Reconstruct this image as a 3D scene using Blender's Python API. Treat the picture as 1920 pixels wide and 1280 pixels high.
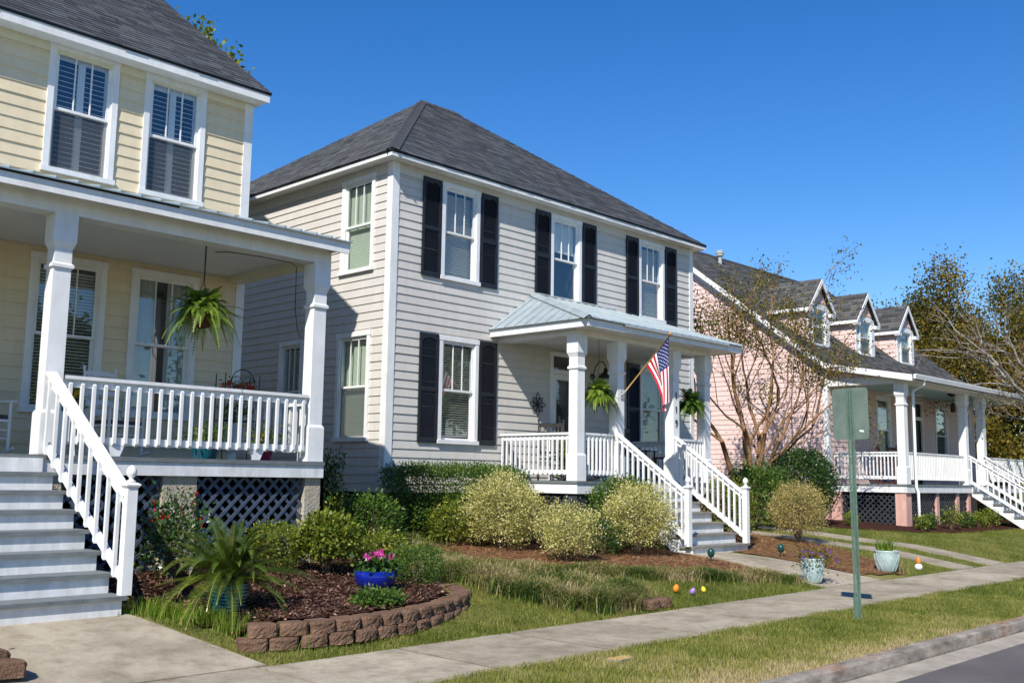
import bpy, math, random, zlib
import numpy as np
from mathutils import Vector, Matrix

# ------------------------------------------------------------------ reset
for o in list(bpy.data.objects):
    bpy.data.objects.remove(o)
S = bpy.context.scene
COL = S.collection
random.seed(7)
rng = np.random.default_rng(7)
PI = math.pi

# ------------------------------------------------------------------ camera
cd = bpy.data.cameras.new('camera')
cam = bpy.data.objects.new('camera', cd)
COL.objects.link(cam)
cd.sensor_width = 36.0
cd.lens = 1914.0 / 1920.0 * 36.0
cd.clip_start = 0.05
cd.clip_end = 3000
RT = Vector((0.69400472, -0.71980587, 0.01539302))
DN = Vector((0.10603832, 0.08104378, -0.99105387))
FW = Vector((0.71211889, 0.68942832, 0.13257177))
m = Matrix.Identity(4)
for i in range(3):
    m[i][0] = RT[i]
    m[i][1] = -DN[i]
    m[i][2] = -FW[i]
m[2][3] = 1.62
cam.matrix_world = m
S.camera = cam

# ------------------------------------------------------------------ world + sun
SUNDIR = Vector((1.0, 0.475, -1.05)).normalized()      # the way the light travels
elev = math.asin(-SUNDIR.z)
azim = math.atan2(-SUNDIR.x, -SUNDIR.y)                # towards the sun, measured from +Y to +X
w = bpy.data.worlds.new('World')
S.world = w
w.use_nodes = True
nt = w.node_tree
nt.nodes.clear()
sky = nt.nodes.new('ShaderNodeTexSky')
sky.sky_type = 'NISHITA'
sky.sun_disc = False
sky.sun_elevation = elev
sky.sun_rotation = azim
sky.altitude = 0
sky.air_density = 1.0
sky.dust_density = 0.0
sky.ozone_density = 3.2
bg = nt.nodes.new('ShaderNodeBackground')
bg.inputs['Strength'].default_value = 0.122
wo = nt.nodes.new('ShaderNodeOutputWorld')
hs = nt.nodes.new('ShaderNodeHueSaturation')            # the picture's deep, polarised blue, over the whole sky alike
hs.inputs['Saturation'].default_value = 1.36
hs.inputs['Hue'].default_value = 0.510
nt.links.new(sky.outputs[0], hs.inputs['Color'])
nt.links.new(hs.outputs[0], bg.inputs[0])
nt.links.new(bg.outputs[0], wo.inputs[0])

sl = bpy.data.lights.new('sun', 'SUN')
sl.energy = 5.0
sl.angle = math.radians(0.55)
sl.color = (1.0, 0.95, 0.87)
so = bpy.data.objects.new('sun', sl)
COL.objects.link(so)
so.rotation_euler = SUNDIR.to_track_quat('-Z', 'Y').to_euler()
so.location = (-30, -15, 40)

S.view_settings.view_transform = 'Standard'
S.view_settings.look = 'None'
S.view_settings.exposure = 0.36
S.view_settings.gamma = 1.0
S.render.engine = 'CYCLES'
S.cycles.max_bounces = 8
S.cycles.transparent_max_bounces = 12

# ------------------------------------------------------------------ materials
def newmat(name):
    mt = bpy.data.materials.new(name)
    mt.use_nodes = True
    n = mt.node_tree.nodes
    n.clear()
    out = n.new('ShaderNodeOutputMaterial')
    return mt, mt.node_tree, out

def coords(t, scale=1.0, kind='Object'):
    tc = t.nodes.new('ShaderNodeTexCoord')
    mp = t.nodes.new('ShaderNodeMapping')
    if not isinstance(scale, (tuple, list)):
        scale = (scale,) * 3
    mp.inputs['Scale'].default_value = scale
    t.links.new(tc.outputs[kind], mp.inputs[0])
    return mp.outputs[0]

def world_pos(t, scale=1.0):
    ge = t.nodes.new('ShaderNodeNewGeometry')
    mp = t.nodes.new('ShaderNodeMapping')
    if not isinstance(scale, (tuple, list)):
        scale = (scale,) * 3
    mp.inputs['Scale'].default_value = scale
    t.links.new(ge.outputs['Position'], mp.inputs[0])
    return mp.outputs[0]

def noise(t, vec, scale, detail=4.0, rough=0.55):
    nz = t.nodes.new('ShaderNodeTexNoise')
    nz.inputs['Scale'].default_value = scale
    nz.inputs['Detail'].default_value = detail
    nz.inputs['Roughness'].default_value = rough
    t.links.new(vec, nz.inputs['Vector'])
    return nz.outputs['Fac']

def ramp(t, fac, stops):
    r = t.nodes.new('ShaderNodeValToRGB')
    e = r.color_ramp.elements
    while len(e) < len(stops):
        e.new(0.5)
    for k, (p, c) in enumerate(stops):
        e[k].position = p
        e[k].color = (c[0], c[1], c[2], 1)
    t.links.new(fac, r.inputs[0])
    return r.outputs[0]

def mixc(t, fac, a, b, mode='MIX'):
    mx = t.nodes.new('ShaderNodeMix')
    mx.data_type = 'RGBA'
    mx.blend_type = mode
    if isinstance(fac, (int, float)):
        mx.inputs[0].default_value = fac
    else:
        t.links.new(fac, mx.inputs[0])
    for idx, v in ((6, a), (7, b)):
        if isinstance(v, (tuple, list)):
            mx.inputs[idx].default_value = (v[0], v[1], v[2], 1)
        else:
            t.links.new(v, mx.inputs[idx])
    return mx.outputs[2]

def bump(t, h, strength, dist):
    b = t.nodes.new('ShaderNodeBump')
    b.inputs['Strength'].default_value = strength
    b.inputs['Distance'].default_value = dist
    t.links.new(h, b.inputs['Height'])
    return b.outputs[0]

def principled(t, out, col, rough=0.6, spec=0.4, normal=None, metallic=0.0):
    p = t.nodes.new('ShaderNodeBsdfPrincipled')
    if isinstance(col, (tuple, list)):
        p.inputs['Base Color'].default_value = (col[0], col[1], col[2], 1)
    else:
        t.links.new(col, p.inputs['Base Color'])
    if isinstance(rough, (int, float)):
        p.inputs['Roughness'].default_value = rough
    else:
        t.links.new(rough, p.inputs['Roughness'])
    p.inputs['Specular IOR Level'].default_value = spec
    p.inputs['Metallic'].default_value = metallic
    if normal is not None:
        t.links.new(normal, p.inputs['Normal'])
    if out is not None:
        t.links.new(p.outputs[0], out.inputs[0])
    return p

def mottled(name, c, c2, scale=6.0, rough=0.6, spec=0.3, bscale=60.0, bstr=0.15, bdist=0.004, stretch=(1, 1, 1),
            fine=0.0, streak=0.0):
    """paint / stucco / concrete: two tones mixed by noise, fine relief, optional fine speckle and soft grime"""
    mt, t, out = newmat(name)
    v = world_pos(t, stretch)
    f = noise(t, v, scale, 6.0, 0.6)
    col = ramp(t, f, [(0.32, c2), (0.68, c)])
    if fine > 0:
        f2 = noise(t, world_pos(t), 190.0, 2.0, 0.7)
        spk = ramp(t, f2, [(0.35, (1 - fine,) * 3), (0.65, (1 + fine * 0.35,) * 3)])
        col = mixc(t, 1.0, col, spk, 'MULTIPLY')
    if streak > 0:
        f3 = noise(t, world_pos(t, (3.0, 3.0, 0.6)), 2.6, 5.0, 0.65)
        st = ramp(t, f3, [(0.40, (1, 1, 1)), (0.78, (1 - streak, 1 - streak * 1.05, 1 - streak * 1.2))])
        col = mixc(t, 1.0, col, st, 'MULTIPLY')
    h = noise(t, world_pos(t, stretch), bscale, 3.0, 0.6)
    principled(t, out, col, rough, spec, bump(t, h, bstr, bdist))
    return mt

M = {}
M['white'] = mottled('white_paint', (0.80, 0.80, 0.79), (0.72, 0.725, 0.72), 3.0, 0.42, 0.4, 45, 0.12, 0.002, streak=0.14)
M['white_worn'] = mottled('worn_white_paint', (0.78, 0.78, 0.78), (0.66, 0.67, 0.67), 9.0, 0.55, 0.3, 40, 0.25, 0.003, streak=0.25)
M['cream'] = mottled('cream_siding_paint', (0.73, 0.62, 0.43), (0.68, 0.57, 0.385), 1.3, 0.55, 0.3, 30, 0.10, 0.003, (1, 1, 4), streak=0.10)
M['cream_trim'] = mottled('cream_trim_paint', (0.71, 0.67, 0.50), (0.66, 0.61, 0.44), 1.3, 0.55, 0.3, 30, 0.10, 0.003, streak=0.1)
M['greige'] = mottled('grey_beige_siding_paint', (0.60, 0.57, 0.525), (0.555, 0.525, 0.485), 1.1, 0.55, 0.3, 30, 0.10, 0.003, (1, 1, 4), streak=0.10)
M['pink'] = mottled('pink_siding_paint', (0.76, 0.565, 0.515), (0.70, 0.51, 0.465), 1.2, 0.6, 0.3, 30, 0.10, 0.003, (1, 1, 4), streak=0.12)
M['pink_stucco'] = mottled('pink_stucco', (0.66, 0.40, 0.33), (0.56, 0.33, 0.28), 4.0, 0.8, 0.2, 60, 0.4, 0.006, streak=0.25)
M['stucco'] = mottled('tan_stucco', (0.50, 0.44, 0.345), (0.40, 0.35, 0.27), 7.0, 0.85, 0.2, 38, 0.9, 0.02, streak=0.3)
M['ceiling'] = mottled('porch_ceiling_paint', (0.70, 0.70, 0.68), (0.66, 0.66, 0.64), 2.0, 0.55)
M['aqua'] = mottled('pale_aqua_ceiling_paint', (0.42, 0.60, 0.60), (0.38, 0.55, 0.55), 2.0, 0.55)
M['deck'] = mottled('grey_deck_paint', (0.19, 0.21, 0.215), (0.13, 0.145, 0.15), 12.0, 0.6, 0.3, 40, 0.3, 0.003, (0.4, 3, 3), streak=0.2)
M['deck_worn'] = mottled('worn_grey_tread_paint', (0.27, 0.255, 0.225), (0.17, 0.165, 0.15), 14.0, 0.7, 0.25, 40, 0.3, 0.003, (0.4, 3, 3), streak=0.2)
M['lattice'] = mottled('slate_blue_lattice_paint', (0.075, 0.10, 0.145), (0.055, 0.072, 0.105), 9.0, 0.5, 0.35)
M['lattice_dark'] = mottled('dark_grey_lattice_paint', (0.045, 0.05, 0.06), (0.03, 0.034, 0.042), 9.0, 0.5, 0.35)
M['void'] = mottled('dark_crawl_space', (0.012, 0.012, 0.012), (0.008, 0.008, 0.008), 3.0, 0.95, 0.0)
M['shutter'] = mottled('charcoal_shutter_paint', (0.017, 0.019, 0.026), (0.012, 0.0135, 0.019), 5.0, 0.45, 0.35)
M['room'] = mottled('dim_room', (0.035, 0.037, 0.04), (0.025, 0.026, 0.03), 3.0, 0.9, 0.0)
M['blind'] = mottled('white_blind_slats', (0.72, 0.71, 0.66), (0.66, 0.65, 0.60), 5.0, 0.5)
M['curtain'] = mottled('pale_curtain', (0.50, 0.52, 0.50), (0.40, 0.42, 0.41), 12.0, 0.8, 0.1, 8, 0.4, 0.01, (6, 6, 0.3))
M['black'] = mottled('black_metal', (0.012, 0.012, 0.013), (0.008, 0.008, 0.008), 8.0, 0.45, 0.4)
M['dark_wood'] = mottled('dark_painted_wood', (0.035, 0.03, 0.03), (0.02, 0.018, 0.018), 12.0, 0.5, 0.35)
M['brown_wood'] = mottled('red_brown_wood', (0.11, 0.035, 0.025), (0.07, 0.022, 0.018), 12.0, 0.5, 0.35)
M['pole_wood'] = mottled('varnished_pole_wood', (0.46, 0.27, 0.09), (0.36, 0.20, 0.06), 20.0, 0.35, 0.5, 30, 0.1, 0.002)
M['cushion'] = mottled('grey_cushion_cloth', (0.10, 0.085, 0.10), (0.07, 0.06, 0.075), 20.0, 0.9, 0.1)
M['bark_pale'] = mottled('pale_grey_bark', (0.36, 0.33, 0.29), (0.18, 0.16, 0.135), 9.0, 0.9, 0.1, 30, 0.8, 0.02)
M['bark_tan'] = mottled('smooth_tan_bark', (0.30, 0.175, 0.085), (0.17, 0.095, 0.05), 6.0, 0.75, 0.2, 20, 0.6, 0.015, (3, 3, 0.6))
M['bark'] = mottled('grey_brown_bark', (0.13, 0.095, 0.065), (0.07, 0.05, 0.035), 10.0, 0.9, 0.1, 26, 0.9, 0.02)
M['twig'] = mottled('thin_brown_stems', (0.17, 0.12, 0.075), (0.10, 0.07, 0.045), 14.0, 0.9, 0.1)
M['concrete'] = mottled('weathered_concrete', (0.45, 0.40, 0.32), (0.31, 0.275, 0.215), 1.7, 0.9, 0.15, 120, 0.5, 0.006, fine=0.30, streak=0.18)
M['kerb'] = mottled('stained_kerb_concrete', (0.42, 0.37, 0.31), (0.23, 0.20, 0.165), 2.2, 0.9, 0.15, 90, 0.6, 0.008, fine=0.35, streak=0.35)
def kerb_mat():
    mt, t, out = newmat('rust_stained_kerb')
    f = noise(t, world_pos(t), 2.2, 6.0, 0.6)
    col = ramp(t, f, [(0.32, (0.24, 0.21, 0.175)), (0.68, (0.44, 0.39, 0.33))])
    f2 = noise(t, world_pos(t), 190.0, 2.0, 0.7)
    col = mixc(t, 1.0, col, ramp(t, f2, [(0.35, (0.65, 0.65, 0.65)), (0.65, (1.12, 1.12, 1.12))]), 'MULTIPLY')
    f3 = noise(t, world_pos(t, (0.45, 2.0, 1.0)), 1.5, 4.0, 0.6)
    fac = ramp(t, f3, [(0.50, (0, 0, 0)), (0.66, (0.75, 0.75, 0.75))])
    col = mixc(t, fac, col, (0.42, 0.20, 0.085))
    f4 = noise(t, world_pos(t, (1.0, 3.0, 3.0)), 4.0, 5.0, 0.7)
    col = mixc(t, 1.0, col, ramp(t, f4, [(0.42, (1, 1, 1)), (0.72, (0.42, 0.40, 0.38))]), 'MULTIPLY')
    principled(t, out, col, 0.92, 0.15, bump(t, f2, 0.6, 0.008))
    return mt
M['kerb'] = kerb_mat()
def slab_mat():
    mt, t, out = newmat('pavement_concrete')
    f = noise(t, world_pos(t), 1.1, 7.0, 0.65)
    col = ramp(t, f, [(0.34, (0.29, 0.25, 0.185)), (0.52, (0.42, 0.365, 0.275)), (0.70, (0.50, 0.44, 0.335))])
    f2 = noise(t, world_pos(t), 170.0, 2.0, 0.75)
    col = mixc(t, 1.0, col, ramp(t, f2, [(0.33, (0.66, 0.66, 0.66)), (0.66, (1.14, 1.14, 1.14))]), 'MULTIPLY')
    f3 = noise(t, world_pos(t), 5.0, 6.0, 0.7)
    col = mixc(t, 1.0, col, ramp(t, f3, [(0.46, (1, 1, 1)), (0.70, (0.70, 0.67, 0.62))]), 'MULTIPLY')
    oi = t.nodes.new('ShaderNodeObjectInfo')
    col = mixc(t, 1.0, col, ramp(t, oi.outputs['Random'], [(0.0, (0.84, 0.83, 0.82)), (1.0, (1.06, 1.06, 1.06))]), 'MULTIPLY')
    principled(t, out, col, 0.92, 0.15, bump(t, f2, 0.6, 0.006))
    return mt
M['concrete'] = slab_mat()
M['shingle_cap'] = mottled('charcoal_shingle_caps', (0.075, 0.08, 0.09), (0.055, 0.058, 0.066), 20.0, 0.9, 0.2, 160, 0.6, 0.004)
M['block'] = mottled('brown_retaining_block', (0.26, 0.16, 0.105), (0.15, 0.088, 0.058), 5.0, 0.95, 0.1, 55, 1.0, 0.025, fine=0.35)
M['sign'] = mottled('weathered_aluminium_sign', (0.155, 0.20, 0.165), (0.105, 0.145, 0.12), 6.0, 0.42, 0.5, 60, 0.1, 0.002, streak=0.25)
M['sign_post'] = mottled('green_sign_post_paint', (0.12, 0.19, 0.145), (0.085, 0.14, 0.105), 14.0, 0.5, 0.4, streak=0.3)
M['rust'] = mottled('rust', (0.20, 0.065, 0.02), (0.10, 0.035, 0.012), 30.0, 0.9, 0.1)
M['paper'] = mottled('white_sticker', (0.75, 0.75, 0.72), (0.68, 0.68, 0.66), 20.0, 0.6)
M['steel'] = mottled('galvanised_steel', (0.42, 0.43, 0.44), (0.32, 0.33, 0.34), 8.0, 0.4, 0.5)
M['teal_pot'] = mottled('teal_glazed_pot', (0.006, 0.085, 0.095), (0.004, 0.055, 0.065), 8.0, 0.18, 0.6)
M['blue_pot'] = mottled('cobalt_glazed_bowl', (0.006, 0.018, 0.26), (0.004, 0.011, 0.17), 8.0, 0.1, 0.7)
M['pale_pot'] = mottled('pale_aqua_glazed_planter', (0.42, 0.52, 0.50), (0.31, 0.40, 0.39), 7.0, 0.3, 0.5)
M['magenta_pot'] = mottled('magenta_pot', (0.19, 0.01, 0.06), (0.12, 0.007, 0.04), 8.0, 0.25, 0.5)
M['teal_deck_pot'] = mottled('blue_green_pot', (0.01, 0.10, 0.14), (0.007, 0.06, 0.10), 8.0, 0.3, 0.5)
M['terracotta'] = mottled('brown_fibre_basket', (0.10, 0.05, 0.025), (0.05, 0.025, 0.013), 30.0, 0.95, 0.05)
M['soil'] = mottled('potting_soil', (0.03, 0.02, 0.013), (0.015, 0.01, 0.007), 30.0, 0.95, 0.05)
M['flag_red'] = mottled('flag_red_cloth', (0.50, 0.013, 0.03), (0.43, 0.011, 0.026), 14.0, 0.75, 0.15)
M['flag_white'] = mottled('flag_white_cloth', (0.80, 0.79, 0.78), (0.74, 0.73, 0.72), 14.0, 0.75, 0.15)
M['flag_blue'] = mottled('flag_navy_cloth', (0.018, 0.028, 0.13), (0.014, 0.022, 0.10), 14.0, 0.75, 0.15)
M['egg_orange'] = mottled('orange_plastic', (0.75, 0.24, 0.02), (0.68, 0.20, 0.02), 8.0, 0.3)
M['egg_purple'] = mottled('lilac_plastic', (0.36, 0.22, 0.62), (0.32, 0.19, 0.55), 8.0, 0.3)
M['egg_yellow'] = mottled('yellow_plastic', (0.80, 0.58, 0.04), (0.72, 0.52, 0.04), 8.0, 0.3)
M['spot_green'] = mottled('dark_green_plastic', (0.008, 0.06, 0.05), (0.006, 0.045, 0.038), 8.0, 0.25, 0.5)
M['stump_cut'] = mottled('fresh_cut_stump', (0.52, 0.36, 0.13), (0.36, 0.24, 0.09), 14.0, 0.85)
M['fan_white'] = M['white']

def shingle_mat(name, c, c2, warm):
    mt, t, out = newmat(name)
    at = t.nodes.new('ShaderNodeAttribute')
    at.attribute_name = 'rnd'
    col = ramp(t, at.outputs['Fac'], [(0.0, c2), (0.55, c), (0.86, (c[0] * 1.35, c[1] * 1.35, c[2] * 1.35)), (1.0, warm)])
    f2 = noise(t, world_pos(t), 160.0, 2.0, 0.7)
    col = mixc(t, 1.0, col, ramp(t, f2, [(0.35, (0.65, 0.65, 0.65)), (0.65, (1.2, 1.2, 1.2))]), 'MULTIPLY')
    principled(t, out, col, 0.9, 0.2, bump(t, f2, 0.6, 0.004))
    return mt
M['shingle'] = shingle_mat('charcoal_shingles', (0.082, 0.087, 0.097), (0.055, 0.058, 0.066), (0.10, 0.098, 0.096))
M['shingle3'] = shingle_mat('weathered_grey_shingles', (0.095, 0.095, 0.095), (0.05, 0.05, 0.05), (0.13, 0.12, 0.105))

def metal_roof_mat():
    mt, t, out = newmat('galvanised_roof_sheet')
    v = world_pos(t, (1, 1, 1))
    f = noise(t, v, 2.5, 6.0, 0.65)
    col = ramp(t, f, [(0.3, (0.30, 0.36, 0.38)), (0.7, (0.47, 0.53, 0.545))])
    principled(t, out, col, 0.42, 0.5, None, 0.35)
    return mt
M['metal_roof'] = metal_roof_mat()

def glass_mat(name, base, tint=(0.9, 0.95, 0.95)):
    mt, t, out = newmat(name)
    tr = t.nodes.new('ShaderNodeBsdfTransparent')
    tr.inputs[0].default_value = (*tint, 1)
    gl = t.nodes.new('ShaderNodeBsdfGlossy')
    gl.inputs['Roughness'].default_value = 0.01
    gl.inputs[0].default_value = (0.95, 0.97, 1, 1)
    lw = t.nodes.new('ShaderNodeLayerWeight')
    lw.inputs['Blend'].default_value = 0.5
    pw = t.nodes.new('ShaderNodeMath')
    pw.operation = 'POWER'
    pw.inputs[1].default_value = 4.0
    t.links.new(lw.outputs['Facing'], pw.inputs[0])
    mu = t.nodes.new('ShaderNodeMath')
    mu.operation = 'MULTIPLY_ADD'
    mu.inputs[1].default_value = 0.9
    mu.inputs[2].default_value = base
    mu.use_clamp = True
    t.links.new(pw.outputs[0], mu.inputs[0])
    mx = t.nodes.new('ShaderNodeMixShader')
    t.links.new(mu.outputs[0], mx.inputs[0])
    t.links.new(tr.outputs[0], mx.inputs[1])
    t.links.new(gl.outputs[0], mx.inputs[2])
    t.links.new(mx.outputs[0], out.inputs[0])
    return mt
M['glass'] = glass_mat('window_glass', 0.15)
M['glass_tint'] = glass_mat('green_tinted_glass', 0.09, (0.74, 0.83, 0.76))

def screen_mat():
    mt, t, out = newmat('insect_screen')
    tr = t.nodes.new('ShaderNodeBsdfTransparent')
    df = t.nodes.new('ShaderNodeBsdfDiffuse')
    df.inputs[0].default_value = (0.10, 0.11, 0.12, 1)
    mx = t.nodes.new('ShaderNodeMixShader')
    mx.inputs[0].default_value = 0.5
    t.links.new(tr.outputs[0], mx.inputs[1])
    t.links.new(df.outputs[0], mx.inputs[2])
    t.links.new(mx.outputs[0], out.inputs[0])
    return mt
M['screen'] = screen_mat()

def leaf_mat(name, stops, trans=0.35, rough=0.45, spec=0.35):
    mt, t, out = newmat(name)
    at = t.nodes.new('ShaderNodeAttribute')
    at.attribute_name = 'rnd'
    col = ramp(t, at.outputs['Fac'], stops)
    p = principled(t, None, col, rough, spec)
    tl = t.nodes.new('ShaderNodeBsdfTranslucent')
    t.links.new(col, tl.inputs[0])
    mx = t.nodes.new('ShaderNodeMixShader')
    mx.inputs[0].default_value = trans
    t.links.new(p.outputs[0], mx.inputs[1])
    t.links.new(tl.outputs[0], mx.inputs[2])
    t.links.new(mx.outputs[0], out.inputs[0])
    return mt
G = lambda r, g, b: (r, g, b)
M['leaf_dark'] = leaf_mat('dark_glossy_leaves', [(0, G(.014, .035, .008)), (.6, G(.035, .085, .014)), (.9, G(.075, .15, .02)), (1, G(.15, .20, .03))], .2, .3, .5)
M['leaf_green'] = leaf_mat('mid_green_leaves', [(0, G(.025, .06, .010)), (.55, G(.07, .14, .02)), (.88, G(.16, .24, .03)), (1, G(.30, .33, .06))], .3)
M['leaf_yg'] = leaf_mat('yellow_green_leaves', [(0, G(.05, .09, .012)), (.5, G(.15, .20, .022)), (.85, G(.30, .31, .035)), (1, G(.42, .36, .06))], .35)
M['leaf_varieg'] = leaf_mat('cream_variegated_leaves', [(0, G(.13, .15, .035)), (.3, G(.38, .37, .10)), (.7, G(.64, .59, .22)), (1, G(.76, .70, .40))], .3)
M['leaf_dryv'] = leaf_mat('dry_cream_leaves', [(0, G(.12, .11, .04)), (.4, G(.36, .29, .09)), (.75, G(.52, .42, .15)), (1, G(.62, .54, .28))], .3)
M['leaf_olive'] = leaf_mat('olive_bronze_leaves', [(0, G(.035, .045, .008)), (.4, G(.10, .10, .013)), (.75, G(.21, .17, .02)), (1, G(.33, .22, .035))], .35)
M['leaf_gold'] = leaf_mat('golden_oak_leaves', [(0, G(.03, .04, .006)), (.4, G(.10, .095, .012)), (.75, G(.23, .165, .018)), (1, G(.36, .22, .03))], .35)
M['leaf_bronze'] = leaf_mat('reddish_buds', [(0, G(.08, .05, .02)), (.5, G(.20, .12, .05)), (.8, G(.26, .19, .05)), (1, G(.36, .14, .08))], .35)
M['leaf_red'] = leaf_mat('azalea_leaves', [(0, G(.03, .05, .01)), (.5, G(.12, .13, .02)), (.8, G(.26, .20, .03)), (1, G(.42, .16, .06))], .3)
M['fern'] = leaf_mat('fern_fronds', [(0, G(.06, .12, .012)), (.5, G(.17, .28, .03)), (1, G(.36, .44, .08))], .4, .5)
M['fern_dark'] = leaf_mat('dark_fern_fronds', [(0, G(.03, .075, .012)), (.5, G(.09, .18, .025)), (1, G(.20, .30, .05))], .35, .5)
M['sago'] = leaf_mat('sago_fronds', [(0, G(.02, .05, .007)), (.5, G(.065, .115, .014)), (.85, G(.19, .21, .025)), (1, G(.45, .38, .08))], .25, .3, .5)
M['grass'] = leaf_mat('lawn_blades', [(0, G(.09, .13, .016)), (.35, G(.20, .23, .04)), (.65, G(.34, .32, .085)), (.85, G(.48, .39, .17)), (1, G(.58, .47, .27))], .4, .6, .2)
M['tall_grass'] = leaf_mat('bright_grass_blades', [(0, G(.07, .14, .01)), (.5, G(.17, .28, .02)), (1, G(.36, .42, .07))], .4, .5, .25)
M['liriope'] = leaf_mat('border_grass_blades', [(0, G(.035, .075, .012)), (.3, G(.12, .17, .03)), (.5, G(.27, .25, .07)), (.75, G(.42, .33, .16)), (1, G(.56, .45, .28))], .3, .6, .2)
M['needles'] = leaf_mat('pine_straw_needles', [(0, G(.12, .05, .024)), (.5, G(.28, .14, .07)), (.85, G(.42, .25, .13)), (1, G(.52, .37, .22))], .15, .8, .1)
M['chips'] = leaf_mat('bark_mulch_chips', [(0, G(.032, .016, .011)), (.5, G(.10, .052, .036)), (.9, G(.18, .098, .068)), (1, G(.36, .23, .15))], .0, .85, .15)
M['pink_flower'] = leaf_mat('pink_petals', [(0, G(.62, .04, .28)), (1, G(.85, .16, .50))], .4)
M['red_flower'] = leaf_mat('red_petals', [(0, G(.45, .012, .012)), (1, G(.72, .06, .03))], .3)
M['yellow_flower'] = leaf_mat('yellow_petals', [(0, G(.65, .36, .01)), (1, G(.85, .60, .04))], .3)
M['violet_flower'] = leaf_mat('violet_petals', [(0, G(.14, .04, .32)), (1, G(.30, .10, .52))], .3)

def ground_mat(name, stops, scale, bstr=0.8, bdist=0.02, bscale=45.0):
    mt, t, out = newmat(name)
    f = noise(t, world_pos(t), scale, 8.0, 0.7)
    f2 = noise(t, world_pos(t), 60.0, 3.0, 0.7)
    col = ramp(t, f, stops)
    col = mixc(t, 1.0, col, ramp(t, f2, [(0.3, (0.55, 0.55, 0.55)), (0.7, (1.25, 1.25, 1.25))]), 'MULTIPLY')
    principled(t, out, col, 0.95, 0.1, bump(t, noise(t, world_pos(t), bscale, 4.0, 0.7), bstr, bdist))
    return mt
M['lawn_soil'] = ground_mat('lawn_ground', [(.3, G(.12, .13, .03)), (.5, G(.20, .185, .06)), (.7, G(.30, .24, .115))], 2.2)
M['mulch'] = ground_mat('brown_bark_mulch', [(.3, G(.035, .014, .009)), (.7, G(.085, .034, .021))], 9.0, 1.0, 0.03, 55.0)
M['straw'] = ground_mat('pine_straw_ground', [(.3, G(.15, .07, .035)), (.55, G(.24, .125, .065)), (.75, G(.25, .19, .08))], 3.0, 1.0, 0.02, 60.0)
M['asphalt'] = mottled('worn_asphalt', (0.155, 0.137, 0.135), (0.115, 0.10, 0.10), 1.2, 0.92, 0.2, 240, 0.6, 0.006, fine=0.45)
M['gutter_concrete'] = mottled('pale_gutter_concrete', (0.46, 0.41, 0.34), (0.33, 0.29, 0.24), 2.5, 0.9, 0.15, 120, 0.5, 0.006, fine=0.35, streak=0.25)

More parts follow.
